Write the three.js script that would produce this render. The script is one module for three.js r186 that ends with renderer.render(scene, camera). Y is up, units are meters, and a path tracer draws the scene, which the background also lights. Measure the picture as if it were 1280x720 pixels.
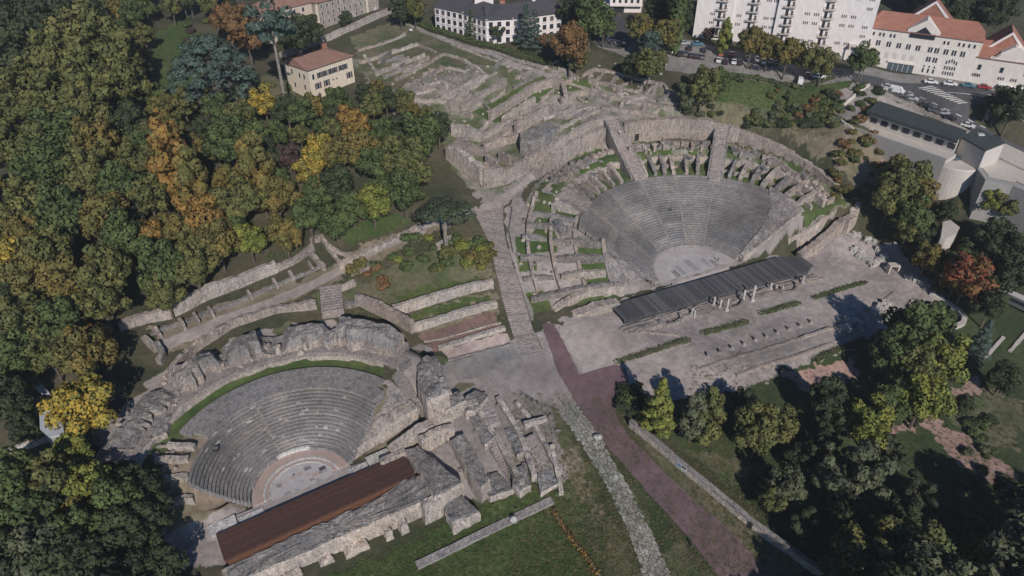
import * as THREE from 'three';
import { Sky } from 'three/addons/objects/Sky.js';
import { MarchingCubes } from 'three/addons/objects/MarchingCubes.js';
import { mergeGeometries } from 'three/addons/utils/BufferGeometryUtils.js';

// ───────────────────────── camera, sky, sun, exposure
const scene = new THREE.Scene();
const FOC = 900, PITCH = THREE.MathUtils.degToRad(36), CAMH = 120;
const camera = new THREE.PerspectiveCamera(2 * Math.atan(360 / FOC) * 180 / Math.PI, 1280 / 720, 1, 6000);
camera.position.set(0, CAMH, 0); camera.rotation.x = -PITCH; scene.add(camera);
const SUN_AZ = 14 * Math.PI / 180, SUN_EL = 33 * Math.PI / 180;   // the sun stands behind the camera, a little to its right
const sunDir = new THREE.Vector3(Math.sin(SUN_AZ) * Math.cos(SUN_EL), Math.sin(SUN_EL), Math.cos(SUN_AZ) * Math.cos(SUN_EL));
const sky = new Sky(); sky.scale.setScalar(5000); sky.name = 'sky'; sky.userData.kind = 'structure';
{ const u = sky.material.uniforms; u.sunPosition.value.copy(sunDir); u.turbidity.value = 3; u.rayleigh.value = 1.2; u.mieCoefficient.value = 0.004; if (u.cloudCoverage) u.cloudCoverage.value = 0; }
scene.add(sky); scene.environmentIntensity = 0.095;
const sun = new THREE.DirectionalLight(new THREE.Color(1.0, 0.925, 0.85), 3.7);
sun.position.copy(sunDir).multiplyScalar(600).add(new THREE.Vector3(20, 0, -180)); sun.target.position.set(20, 0, -180);
sun.castShadow = true; sun.shadow.radius = 1.5; sun.shadow.mapSize.set(4096, 4096);
Object.assign(sun.shadow.camera, { left: -330, right: 330, top: 330, bottom: -330, near: 10, far: 1400 });
scene.add(sun, sun.target);
scene.fog = new THREE.FogExp2(new THREE.Color(.66, .68, .71), 0.00015);   // thin morning haze
const renderer = new THREE.WebGLRenderer({ antialias: true });
renderer.toneMapping = THREE.LinearToneMapping; renderer.toneMappingExposure = 0.98; renderer.shadowMap.enabled = true;

// ───────────────────────── helpers: random, noise, textures
let seed = 7;
function rnd() { seed = (seed + 0x6D2B79F5) | 0; let t = Math.imul(seed ^ (seed >>> 15), 1 | seed); t = (t + Math.imul(t ^ (t >>> 7), 61 | t)) ^ t; return ((t ^ (t >>> 14)) >>> 0) / 4294967296; }
const rr = (a, b) => a + (b - a) * rnd();
const clamp = (x, a, b) => Math.min(b, Math.max(a, x));
const lerp = (a, b, t) => a + (b - a) * t;
const sstep = (a, b, x) => { const t = clamp((x - a) / (b - a), 0, 1); return t * t * (3 - 2 * t); };
function h3(x, y, z) { let n = Math.imul(x, 374761393) + Math.imul(y, 668265263) + Math.imul(z, 2147483647 - 1274126177); n = Math.imul(n ^ (n >>> 13), 1274126177); return ((n ^ (n >>> 16)) >>> 0) / 4294967296; }
function vn(x, y, z = 0, per = 0) {
  const X = Math.floor(x), Y = Math.floor(y), Z = Math.floor(z); let fx = x - X, fy = y - Y, fz = z - Z;
  fx = fx * fx * (3 - 2 * fx); fy = fy * fy * (3 - 2 * fy); fz = fz * fz * (3 - 2 * fz);
  let x0 = X, x1 = X + 1, y0 = Y, y1 = Y + 1; if (per) { x0 = ((X % per) + per) % per; x1 = (x0 + 1) % per; y0 = ((Y % per) + per) % per; y1 = (y0 + 1) % per; }
  let p = h3(x0, y0, Z), q = h3(x0, y1, Z); p += (h3(x1, y0, Z) - p) * fx; q += (h3(x1, y1, Z) - q) * fx; const a = p + (q - p) * fy;
  if (fz === 0) return a;
  p = h3(x0, y0, Z + 1); q = h3(x0, y1, Z + 1); p += (h3(x1, y0, Z + 1) - p) * fx; q += (h3(x1, y1, Z + 1) - q) * fx;
  return a + (p + (q - p) * fy - a) * fz;
}
function fbm(x, y, z = 0, o = 3, per = 0) { let s = 0, a = 0.5, t = 0; for (let i = 0; i < o; i++) { s += a * vn(x, y, z + i * 17, per); t += a; a *= 0.5; x *= 2; y *= 2; z *= 2; per *= 2; } return s / t; }
function texOf(size, fn) {
  const d = new Uint8Array(size * size * 4);
  for (let j = 0; j < size; j++) for (let i = 0; i < size; i++) { const v = fn(i / size, j / size), k = (j * size + i) * 4; for (let c = 0; c < 3; c++) { const l = clamp(v[c], 0, 1); d[k + c] = (l <= .0031308 ? l * 12.92 : 1.055 * l ** (1 / 2.4) - .055) * 255; } d[k + 3] = 255; }
  const t = new THREE.DataTexture(d, size, size, THREE.RGBAFormat); t.wrapS = t.wrapT = THREE.RepeatWrapping; t.magFilter = THREE.LinearFilter; t.minFilter = THREE.LinearMipmapLinearFilter; t.generateMipmaps = true; t.colorSpace = THREE.SRGBColorSpace; t.needsUpdate = true; return t;
}
const grey = (v, w = 0) => [v + w, v, v - w];
const TX = {
  stone: texOf(512, (u, v) => { const n = fbm(u * 8, v * 8, 1, 3, 8), k = fbm(u * 26, v * 26, 3, 2, 26), m = vn(u * 80, v * 80, 5, 80), s = vn(u * 40, v * 40, 9, 40); return grey(0.70 + (n - .5) * .55 + (k - .5) * .75 + (m - .5) * .3 - (s > .84 ? .25 : 0), (n - .5) * .08); }),
  rubble: texOf(512, (u, v) => { const n = fbm(u * 6, v * 6, 3, 3, 6), k = fbm(u * 22, v * 30, 2, 2, 0), s = vn(u * 70, v * 70, 7, 70), st = fbm(u * 30, v * 3, 11, 2, 30), c = vn(u * 34, v * 34, 19, 34); return grey(0.68 + (n - .5) * .4 + (s - .5) * .32 + (k - .5) * .6 + (st - .5) * .34 - (c > .82 ? .3 : 0), (st - .5) * .1); }),
  wood: texOf(256, (u, v) => { const n = fbm(u * 64, v * 2, 1, 2, 64), m = fbm(u * 8, v * 8, 2, 3, 8); return grey(0.5 + n * .35 + (m - .5) * .4); }),
  roof: texOf(256, (u, v) => { const r = Math.floor(v * 32), k = h3(Math.floor(u * 40 + (r % 2) * .5), r, 3), n = fbm(u * 6, v * 6, 4, 3, 6); return [0.62 + k * .28 + (n - .5) * .3, 0.6 + k * .22 + (n - .5) * .34, .58 + k * .22 + (n - .5) * .36]; }),
  plaster: texOf(256, (u, v) => { const n = fbm(u * 5, v * 5, 1, 4, 5), s = fbm(u * 24, v * 2, 6, 2, 24); return grey(0.82 + (n - .5) * .16 + (s - .5) * .1, .01); }),
  asphalt: texOf(512, (u, v) => { const n = fbm(u * 6, v * 6, 1, 4, 6), s = h3(Math.floor(u * 512), Math.floor(v * 512), 1); const k = fbm(u * 30, v * 30, 6, 2, 30); return grey(0.8 + (n - .5) * .3 + (s - .5) * .14 + (k - .5) * .35); }),
};
function mat(rgb, tx = 'stone', o = {}) {
  const m = new THREE.MeshStandardMaterial({ color: new THREE.Color().setRGB(...rgb), map: tx ? TX[tx] : null, roughness: o.rough ?? 0.92, metalness: o.metal ?? 0, vertexColors: o.vc ?? true, side: THREE.DoubleSide });
  if (tx && o.bump) { m.bumpMap = TX[tx]; m.bumpScale = o.bump; }
  return m;
}
const flat = (r, g, b, rough = .7, metal = 0) => mat([r, g, b], null, { vc: false, rough, metal });
const M = {
  wall: mat([.47, .395, .345], 'rubble', { bump: .12 }), wallGrey: mat([.33, .30, .28], 'rubble', { bump: .14 }), wallPale: mat([.57, .49, .425], 'rubble', { bump: .1 }),
  seat: mat([.325, .30, .287], 'stone', { bump: .06 }), seatDark: mat([.275, .258, .252], 'stone', { bump: .06 }), seatWarm: mat([.38, .342, .318], 'stone', { bump: .06 }), seatWhite: mat([.66, .62, .585], 'stone', { bump: .03 }),
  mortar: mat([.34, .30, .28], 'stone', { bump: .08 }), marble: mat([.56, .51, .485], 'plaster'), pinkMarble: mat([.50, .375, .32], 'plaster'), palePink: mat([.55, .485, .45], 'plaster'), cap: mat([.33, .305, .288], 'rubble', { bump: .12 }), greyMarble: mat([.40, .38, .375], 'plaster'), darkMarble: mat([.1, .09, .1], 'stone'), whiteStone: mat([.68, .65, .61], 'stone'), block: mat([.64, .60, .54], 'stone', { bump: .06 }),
  deckWood: mat([.115, .115, .123], 'wood'), deckWoodB: mat([.10, .10, .108], 'wood'), deckWoodC: mat([.16, .157, .162], 'wood'), rustDeck: mat([.135, .062, .046], 'wood'), rustDeckB: mat([.115, .055, .042], 'wood'), rustStep: mat([.30, .135, .075], 'wood'),
  gravel: mat([.40, .345, .315], 'asphalt'), beige: mat([.46, .405, .37], 'asphalt'), plaza: mat([.355, .305, .285], 'asphalt'), redRoad: mat([.205, .13, .14], 'asphalt'), asphalt: mat([.085, .085, .092], 'asphalt'), pavement: mat([.27, .25, .235], 'asphalt'), stair: mat([.44, .375, .345], 'stone', { bump: .05 }), stairDark: mat([.38, .325, .30], 'stone'),
  roadStone: mat([.43, .405, .355], 'stone', { bump: .05 }), roadStoneB: mat([.36, .34, .295], 'stone', { bump: .05 }), roadJoint: mat([.10, .105, .06], 'asphalt'),
  terraBed: mat([.24, .145, .12], 'asphalt'), terraPink: mat([.50, .385, .335], 'asphalt'),
  cream: mat([.80, .70, .56], 'plaster'), white: mat([.86, .80, .78], 'plaster'), whiteB: mat([.84, .77, .70], 'plaster'), oldStone: mat([.50, .43, .37], 'rubble'), pinkWall: mat([.66, .55, .46], 'plaster'), concrete: mat([.42, .40, .375], 'plaster'), concretePale: mat([.66, .60, .54], 'plaster'),
  roofRed: mat([.42, .20, .145], 'roof'), roofBrown: mat([.36, .22, .17], 'roof'), slate: mat([.085, .088, .1], 'roof'), flatRoof: mat([.05, .064, .068], 'asphalt'), flatGreen: mat([.06, .08, .08], 'asphalt'),
  glass: flat(.03, .035, .045, .15), glassBlue: flat(.08, .11, .13, .15), shutter: flat(.10, .085, .085, .7), frame: flat(.55, .52, .5, .6), trunk: mat([.17, .135, .105], 'wood'), trunkPale: mat([.30, .26, .22], 'wood'), metal: flat(.33, .34, .35, .45, .6), darkMetal: flat(.035, .035, .037, .5, .3), paint: mat([.66, .64, .62], 'asphalt'), tyre: flat(.02, .02, .02, .9), tarp: mat([.55, .58, .62], 'plaster'), blueTarp: mat([.16, .26, .36], 'plaster'), skin: flat(.5, .33, .25, .7), cable: flat(.2, .2, .2, .6),
};

// ───────────────────────── pixel rays, terrain
const cP = Math.cos(PITCH), sP = Math.sin(PITCH);
function ray(px, py) { const x = px - 640, v = 360 - py; return [x, v * cP - FOC * sP, -FOC * cP - v * sP]; }
function W(px, py, y = 0) { const d = ray(px, py), t = (y - CAMH) / d[1]; return [d[0] * t, d[2] * t]; }
function frameOf(c, a, b, y) { const A = W(a[0], a[1], y), B = W(b[0], b[1], y), l = Math.hypot(B[0] - A[0], B[1] - A[1]), s = [(B[0] - A[0]) / l, (B[1] - A[1]) / l]; return { c, s, u: [s[1], -s[0]] }; }
const TH = frameOf([54.9, -173], [784, 375.3], [970.7, 321.3], 1.5);        // great theatre: a runs along the stage, b up the seats
const OD = frameOf([-42.7, -95.4], [286.7, 659.7], [475, 577.5], 1.0);      // small theatre
const toW = (F, a, b) => [F.c[0] + F.s[0] * a + F.u[0] * b, F.c[1] + F.s[1] * a + F.u[1] * b];
const pol = (F, r, deg) => toW(F, r * Math.sin(deg * Math.PI / 180), r * Math.cos(deg * Math.PI / 180));
const toL = (F, x, z) => { const dx = x - F.c[0], dz = z - F.c[1]; return [dx * F.s[0] + dz * F.s[1], dx * F.u[0] + dz * F.u[1]]; };

const ctrl = [
  [250,330,16],[300,372,11.5],[220,400,11],[400,335,11.5],[520,290,13],[200,250,22],[100,300,22],[50,400,16],[100,480,10],[30,540,8],[0,500,9],[100,650,4],[0,700,4],[300,200,26],[450,200,24],[450,285,16.5],[550,250,18],[120,120,31],[210,100,32],[20,40,36],[265,120,31],[330,60,33],[0,200,30],[0,320,23],
  [385,128,29],[440,112,30],[460,60,32],[500,30,35],[560,70,33],[640,60,35],[700,85,33],[560,130,27],[620,130,27],[700,130,27],[760,110,29],[830,110,30],[800,140,26],[900,130,29],[980,130,28],[960,152,26],[1040,160,25],[590,215,18],[620,240,16.5],[660,205,20],[720,160,25],
  [930,90,34],[860,70,36],[1050,100,34],[1100,105,33],[1200,120,32.2],[1275,170,30],[1235,190,28.5],[1150,188,19],[1200,203,17.5],[1214,196,19],[1128,172,20.5],[1185,196,18.5],[1250,203,18.5],[1290,222,18],[1060,150,29],[1100,185,23],[1170,236,14],[1196,238,13.5],[1225,238,14.5],[1270,238,16],[1080,205,19],[1090,245,13],[1110,290,6],[1140,330,1.5],[1200,280,10],[1270,275,13],[1200,360,0],[1270,340,4],[1270,430,-3],
  [900,420,0],[1090,310,.5],[1130,350,0],[1000,420,-.5],[850,470,-1],[730,440,.5],[960,500,-3],[1060,450,-2],[1150,500,-5],[1250,520,-6],[1200,620,-7],[1000,620,-5],[1000,710,-6],[1270,700,-8],[900,560,-3.5],[870,600,-3],
  [700,420,1.2],[740,500,0],[820,600,-2],[900,700,-4],[680,500,.5],[640,470,.8],[600,455,1.5],[640,540,0],[700,640,-4.2],[780,690,-5],[600,680,-4.5],[460,712,-4.5],[560,655,-4.3],[660,600,-2],[450,355,11],[520,340,10.5],[560,372,7.5],[600,270,14.3],[612,300,11.5],[630,345,7.6],[650,395,3.4],[655,420,1.8],[575,300,13],[580,330,10.8],[560,410,4.2],[580,432,2.6],
  [420,20,37],[620,20,37],[900,15,38],[1000,40,37],[1200,104,32.6],[1100,91,33.2],[1285,114,32],[1200,60,33.5],[1200,5,34],[100,0,38],[700,0,38],[240,560,6],[170,600,5],[200,680,1],[240,715,0],[180,480,9],
].map(([x, y, h]) => [...W(x, y, h), h]);
ctrl.push([-400, -500, 42], [0, -520, 42], [400, -500, 34], [-400, -200, 30], [420, -250, 0], [-300, -20, 0], [350, -60, -12], [0, 0, -9], [-120, -30, -3], [140, -30, -10]);
const NC = ctrl.length, phi = (r2) => Math.sqrt(r2 + 60);
const wts = (() => {
  const n = NC + 1, A = [];
  for (let i = 0; i < NC; i++) { const row = new Float64Array(n + 1); for (let j = 0; j < NC; j++) row[j] = phi((ctrl[i][0] - ctrl[j][0]) ** 2 + (ctrl[i][1] - ctrl[j][1]) ** 2) - (i === j ? 1.2 : 0); row[NC] = 1; row[n] = ctrl[i][2]; A.push(row); }
  const last = new Float64Array(n + 1); for (let j = 0; j < NC; j++) last[j] = 1; A.push(last);
  for (let c = 0; c < n; c++) { let p = c; for (let r = c + 1; r < n; r++) if (Math.abs(A[r][c]) > Math.abs(A[p][c])) p = r; [A[c], A[p]] = [A[p], A[c]]; for (let r = 0; r < n; r++) if (r !== c && A[r][c]) { const f = A[r][c] / A[c][c]; for (let k = c; k <= n; k++) A[r][k] -= f * A[c][k]; } }
  return A.map((r, i) => r[n] / r[i]);
})();
function baseH(x, z) { let s = wts[NC]; for (let i = 0; i < NC; i++) s += wts[i] * phi((x - ctrl[i][0]) ** 2 + (z - ctrl[i][1]) ** 2); return s; }
const pw = (x, tab) => { if (x <= tab[0][0]) return tab[0][1]; for (let i = 1; i < tab.length; i++) if (x <= tab[i][0]) return lerp(tab[i - 1][1], tab[i][1], (x - tab[i - 1][0]) / (tab[i][0] - tab[i - 1][0])); return tab[tab.length - 1][1]; };
const zfT = (ang) => pw(ang, [[-92, 2.2], [-84, 4], [-76, 7.4], [-66, 10.4], [-52, 13], [60, 13.3], [80, 12.2], [92, 10]]);   // floor of the ruined upper ring
const zoT = (ang) => ang < -46 ? zfT(ang) + .3 + 3 * sstep(-54, -46, ang) : pw(ang, [[-46, 16.3], [-40, 16.6], [-20, 17.2], [40, 17.4], [60, 16.5], [90, 11]]);
function Hf(x, z) {
  let h = baseH(x, z);
  let [a, b] = toL(TH, x, z), r = Math.hypot(a, b);
  if (r < 60) {
    const ang = Math.atan2(a, b) * 180 / Math.PI;
    if (b > -1.5 && Math.abs(ang) < 93) {
      if (r < 14.6) h = -.35;
      else if (r < 36 && ang < -62 && r > 28.5) h = zfT(ang) - .3;
      else if (r < 36) h = Math.min(0.2 + (r - 14.5) / 21.5 * 13.3, zfT(ang) + (r - 20) * .05) - 1.7;
      else if (r < 43.5) h = zfT(ang);
      else if (r < 53.5) h = lerp(zfT(ang), zoT(ang), clamp((r - 43.5) / 1.5, 0, 1));
      else h = lerp(zoT(ang), h, sstep(53.5, 57, r));
    } else if (r < 46) h = lerp(0, h, sstep(38, 46, r));
  }
  [a, b] = toL(OD, x, z); r = Math.hypot(a, b);
  if (r < 46) {
    const ang = Math.atan2(a, b) * 180 / Math.PI;
    if (b > -9 && b < 1.5 && Math.abs(a) < 24) h = -.4;
    else if (b >= 1.5 && Math.abs(ang) < 80) {
      const side = ang > 62 ? 1 - sstep(62, 78, ang) * .75 : ang < -60 ? 1 - sstep(-60, -80, ang) * 0.7 : 1;
      let o;
      if (r < 10.2) o = -.4; else if (r < 20.6) o = (.6 + (r - 10.2) / 10.4 * 7.6) * side - 1.4; else if (r < 31) o = 8 * side; else o = 9.2 * side;
      h = lerp(o, h, sstep(37, 42, r));
    }
  }
  return h;
}
const G0 = -300, G1 = 340, Z0 = -450, Z1 = -20, GS = 2, GX = (G1 - G0) / GS + 1, GZ = (Z1 - Z0) / GS + 1;
const grid = new Float32Array(GX * GZ);
for (let j = 0; j < GZ; j++) for (let i = 0; i < GX; i++) { const x = G0 + i * GS, z = Z0 + j * GS; grid[j * GX + i] = Hf(x, z) + (fbm(x * .12, z * .12, 2, 2) - .5) * .7; }
function Hg(x, z) {   // exactly the height of the terrain mesh
  const fx = clamp((x - G0) / GS, 0, GX - 1.001), fz = clamp((z - Z0) / GS, 0, GZ - 1.001), i = Math.floor(fx), j = Math.floor(fz), u = fx - i, v = fz - j;
  const a = grid[j * GX + i], b = grid[j * GX + i + 1], c = grid[(j + 1) * GX + i], d = grid[(j + 1) * GX + i + 1];
  return u + v < 1 ? a + (b - a) * u + (c - a) * v : d + (c - d) * (1 - u) + (b - d) * (1 - v);
}
function hit(px, py, off = 0) {   // where the pixel's ray meets the ground (or a surface off metres above it)
  const d = ray(px, py); let t0 = (60 - CAMH) / d[1], prev = t0;
  for (let t = t0; t < t0 * 6; t += .6 / Math.hypot(...d)) { if (CAMH + d[1] * t < Hg(d[0] * t, d[2] * t) + off) { let lo = prev, hi = t; for (let k = 0; k < 12; k++) { const m = (lo + hi) / 2; if (CAMH + d[1] * m < Hg(d[0] * m, d[2] * m) + off) hi = m; else lo = m; } return [d[0] * hi, d[2] * hi]; } prev = t; }
  return [d[0] * prev, d[2] * prev];
}
const P = (x, y) => hit(x, y);

// ───────────────────────── scene bookkeeping
const names = new Map();
function numbered(n) { const k = names.get(n) || 0; names.set(n, k + 1); return k ? `${n}_${String(k).padStart(3, '0')}` : n; }
function tag(o, label, category, group, kind) { if (label) o.userData.label = label; if (category) o.userData.category = category; if (group) o.userData.group = group; if (kind) o.userData.kind = kind; return o; }
function thing(name, label, category, pos = [0, 0, 0], turn = 0, group) { const g = new THREE.Group(); g.name = numbered(name); g.position.set(...pos); g.rotation.y = turn; tag(g, label, category, group); scene.add(g); return g; }
const anchored = new Map();   // groups whose parts are given in world coordinates
function thingAt(name, label, category, pos, group) { const g = thing(name, label, category, pos, 0, group); anchored.set(g, pos); return g; }
function mesh(name, geo, m, parent = scene) { if (Array.isArray(geo)) geo = geo.length === 1 ? geo[0] : mergeGeometries(geo, false); const at = anchored.get(parent); if (at) geo.translate(-at[0], -at[1], -at[2]); const o = new THREE.Mesh(geo, m); if (at) anchored.set(o, at); o.name = parent === scene ? numbered(name) : name; o.castShadow = o.receiveShadow = true; parent.add(o); return o; }
function structure(name, geo, m, label, category) { const o = mesh(name, geo, m); o.userData.kind = 'structure'; if (label) tag(o, label, category); return o; }

// ───────────────────────── geometry helpers
// finish(): flat normals, uv in metres; vertex colours are patchy mottling from position alone
function mottle(p, amp) {   // colour patches of the material, from position noise alone
  const col = new Float32Array(p.length);
  for (let i = 0; i < p.length; i += 3) { const x = p[i], y = p[i + 1], z = p[i + 2], w = 1 + (fbm(x * .13, y * .13, z * .13 + 300, 2) - .5) * 2 * amp + (vn(x * .9, y * .9 + 50, z * .9) - .5) * amp * .9, t = (vn(x * .07 + 9, y * .07, z * .07) - .5) * .1; col[i] = w * (1 + t); col[i + 1] = w; col[i + 2] = w * (1 - t); }
  return col;
}
function finish(pos, o = {}) {
  const g = new THREE.BufferGeometry(), n = pos.length / 9, uv = new Float32Array(n * 6), sc = o.uv ?? 1 / 8, amp = o.amp ?? .34, off = rnd() * 50;
  const p = pos instanceof Float32Array ? pos : new Float32Array(pos), col = mottle(p, amp);
  g.setAttribute('position', new THREE.BufferAttribute(p, 3)); g.computeVertexNormals(); const N = g.attributes.normal.array;
  for (let f = 0; f < n; f++) {
    const ax = Math.abs(N[f * 9]), ay = Math.abs(N[f * 9 + 1]), az = Math.abs(N[f * 9 + 2]);
    for (let k = 0; k < 3; k++) {
      const i = f * 9 + k * 3, x = p[i], y = p[i + 1], z = p[i + 2]; let u, v;
      if (o.along) { const c = o.along[0], s = o.along[1]; u = (x * c + z * s); v = (-x * s + z * c) + y; }
      else if (ay >= ax && ay >= az) { u = x; v = z; } else { const l = Math.hypot(N[i], N[i + 2]) || 1; u = (x * N[i + 2] - z * N[i]) / l; v = y; }
      uv[f * 6 + k * 2] = u * sc + off; uv[f * 6 + k * 2 + 1] = v * sc + off;
    }
  }
  g.setAttribute('uv', new THREE.BufferAttribute(uv, 2)); g.setAttribute('color', new THREE.BufferAttribute(col, 3)); return g;
}
const quad = (out, a, b, c, d) => out.push(...a, ...b, ...c, ...a, ...c, ...d);
const tri = (out, a, b, c) => out.push(...a, ...b, ...c);
function boxPos(out, x0, x1, y0, y1, z0, z1, T = (p) => p) {
  const v = [[x0, y0, z0], [x1, y0, z0], [x1, y0, z1], [x0, y0, z1], [x0, y1, z0], [x1, y1, z0], [x1, y1, z1], [x0, y1, z1]].map(T);
  quad(out, v[4], v[7], v[6], v[5]); quad(out, v[0], v[1], v[2], v[3]); quad(out, v[3], v[2], v[6], v[7]); quad(out, v[1], v[0], v[4], v[5]); quad(out, v[2], v[1], v[5], v[6]); quad(out, v[0], v[3], v[7], v[4]);
}
const box = (x0, x1, y0, y1, z0, z1, o) => { const q = []; boxPos(q, x0, x1, y0, y1, z0, z1); return finish(q, o); };
function frameBox(F, a0, a1, b0, b1, y0, y1, o) { const q = []; boxPos(q, a0, a1, y0, y1, b0, b1, ([a, y, b]) => { const w = toW(F, a, b); return [w[0], y, w[1]]; }); return finish(q, o); }
function prism(poly, y0, y1, o = {}) {   // poly: [x,z] list; y0/y1 numbers or functions
  const f0 = typeof y0 === 'function' ? y0 : () => y0, f1 = typeof y1 === 'function' ? y1 : () => y1, q = [];
  const sh = THREE.ShapeUtils.triangulateShape(poly.map((p) => new THREE.Vector2(p[0], p[1])), []);
  for (const t of sh) { const v = t.map((i) => [poly[i][0], f1(...poly[i]), poly[i][1]]); const cr = (v[1][0] - v[0][0]) * (v[2][2] - v[0][2]) - (v[1][2] - v[0][2]) * (v[2][0] - v[0][0]); cr < 0 ? tri(q, v[0], v[1], v[2]) : tri(q, v[0], v[2], v[1]); }
  for (let i = 0; i < poly.length; i++) { const a = poly[i], b = poly[(i + 1) % poly.length]; quad(q, [a[0], f0(...a), a[1]], [b[0], f0(...b), b[1]], [b[0], f1(...b), b[1]], [a[0], f1(...a), a[1]]); }
  return finish(q, o);
}
function drape(poly, off = .07, o = {}) {   // a sheet that follows the ground
  const T = THREE.ShapeUtils.triangulateShape(poly.map((p) => new THREE.Vector2(p[0], p[1])), []).map((t) => t.map((i) => poly[i])), q = [], st = T.slice(), L = o.edge ?? 2.2;
  while (st.length) {
    const t = st.pop(), e = [0, 1, 2].map((i) => Math.hypot(t[i][0] - t[(i + 1) % 3][0], t[i][1] - t[(i + 1) % 3][1])), m = e.indexOf(Math.max(...e));
    if (e[m] > L) { const a = t[m], b = t[(m + 1) % 3], c = t[(m + 2) % 3], h = [(a[0] + b[0]) / 2, (a[1] + b[1]) / 2]; st.push([a, h, c], [h, b, c]); continue; }
    const v = t.map((p) => [p[0], (o.h ? o.h(p[0], p[1]) : Hg(p[0], p[1])) + off, p[1]]);
    const cr = (v[1][0] - v[0][0]) * (v[2][2] - v[0][2]) - (v[1][2] - v[0][2]) * (v[2][0] - v[0][0]);
    cr < 0 ? tri(q, v[0], v[1], v[2]) : tri(q, v[0], v[2], v[1]);
  }
  return finish(q, o);
}
const px2 = (list) => list.map(([x, y]) => P(x, y));
const px3 = (list, y) => list.map(([a, b]) => W(a, b, y));
// strip along a centre line of [x,z] with half-width(s)
function strip(pts, hw) { const L = [], R = []; for (let i = 0; i < pts.length; i++) { const a = pts[Math.max(0, i - 1)], b = pts[Math.min(pts.length - 1, i + 1)], l = Math.hypot(b[0] - a[0], b[1] - a[1]), nx = -(b[1] - a[1]) / l, nz = (b[0] - a[0]) / l, w = Array.isArray(hw) ? hw[i] : hw; L.push([pts[i][0] + nx * w, pts[i][1] + nz * w]); R.push([pts[i][0] - nx * w, pts[i][1] - nz * w]); } return L.concat(R.reverse()); }
const interp = (arr, t) => { if (!Array.isArray(arr)) return arr; const k = clamp(t, 0, 1) * (arr.length - 1), i = Math.min(arr.length - 2, Math.floor(k)); return arr.length === 1 ? arr[0] : lerp(arr[i], arr[i + 1], k - i); };
// rubble wall along a polyline; top and base may vary along it; base undefined = follows the ground
function wallGeo(pts, { top, h, base, t = .9, rag = .35, bulge = .12, step = 1.1, uv, amp } = {}) {
  const S = []; let tot = 0; const len = [0]; for (let i = 1; i < pts.length; i++) { tot += Math.hypot(pts[i][0] - pts[i - 1][0], pts[i][1] - pts[i - 1][1]); len.push(tot); }
  const n = Math.max(1, Math.round(tot / step));
  for (let k = 0; k <= n; k++) {
    const s = k / n * tot; let i = 1; while (i < pts.length - 1 && len[i] < s) i++;
    const f = (s - len[i - 1]) / ((len[i] - len[i - 1]) || 1), a = pts[i - 1], b = pts[i]; S.push([lerp(a[0], b[0], f), lerp(a[1], b[1], f), s / tot]);
  }
  const rows = [], sd = rnd() * 100; const hmax = 8;
  for (let k = 0; k <= n; k++) {
    const a = S[Math.max(0, k - 1)], b = S[Math.min(n, k + 1)], l = Math.hypot(b[0] - a[0], b[1] - a[1]) || 1, nx = -(b[1] - a[1]) / l, nz = (b[0] - a[0]) / l, [x, z, f] = S[k];
    const g = Hg(x, z), y0 = base === undefined ? g - .8 : interp(base, f), th = interp(t, f) / 2;
    let y1 = top !== undefined ? interp(top, f) : g + interp(h, f); y1 += (fbm(k * .55 * step + sd, sd, 0, 2) - .5) * 2.2 * rag + (vn(k * step * 1.7, sd + 8) > .78 ? -rag * .9 : 0);
    if (y1 < y0 + .2) y1 = y0 + .2;
    const nv = Math.max(1, Math.min(5, Math.round((y1 - y0) / 1.6))), sec = [];
    for (let v = 0; v <= 5; v++) { const y = lerp(y0, y1, v / 5); const d = (vn(x * .8 + sd, y * .8, z * .8) - .5) * 2 * bulge, d2 = (vn(x * .8 + sd + 40, y * .8, z * .8) - .5) * 2 * bulge; sec.push([[x + nx * (th + d), y + (v === 5 ? (vn(k * 1.3, sd + 5) - .5) * rag * .8 : 0), z + nz * (th + d)], [x - nx * (th + d2), y + (v === 5 ? (vn(k * 1.3, sd + 15) - .5) * rag * .8 : 0), z - nz * (th + d2)]]); }
    rows.push(nv === 1 ? [sec[0], sec[5]] : nv === 2 ? [sec[0], sec[2], sec[5]] : [sec[0], sec[1], sec[3], sec[5]]);
  }
  const q = [], mx = Math.max(...rows.map((r) => r.length)); for (const r of rows) while (r.length < mx) r.splice(1, 0, r[0]);
  for (let k = 0; k < n; k++) { const A = rows[k], B = rows[k + 1]; for (let v = 0; v < mx - 1; v++) { quad(q, A[v][0], A[v + 1][0], B[v + 1][0], B[v][0]); quad(q, A[v][1], B[v][1], B[v + 1][1], A[v + 1][1]); } const m = mx - 1; quad(q, A[m][0], A[m][1], B[m][1], B[m][0]); }
  for (const [A, fl] of [[rows[0], 0], [rows[n], 1]]) for (let v = 0; v < mx - 1; v++) fl ? quad(q, A[v][0], A[v + 1][0], A[v + 1][1], A[v][1]) : quad(q, A[v][0], A[v][1], A[v + 1][1], A[v + 1][0]);
  return finish(q, { uv: uv ?? 1 / 7, amp });
}
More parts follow.
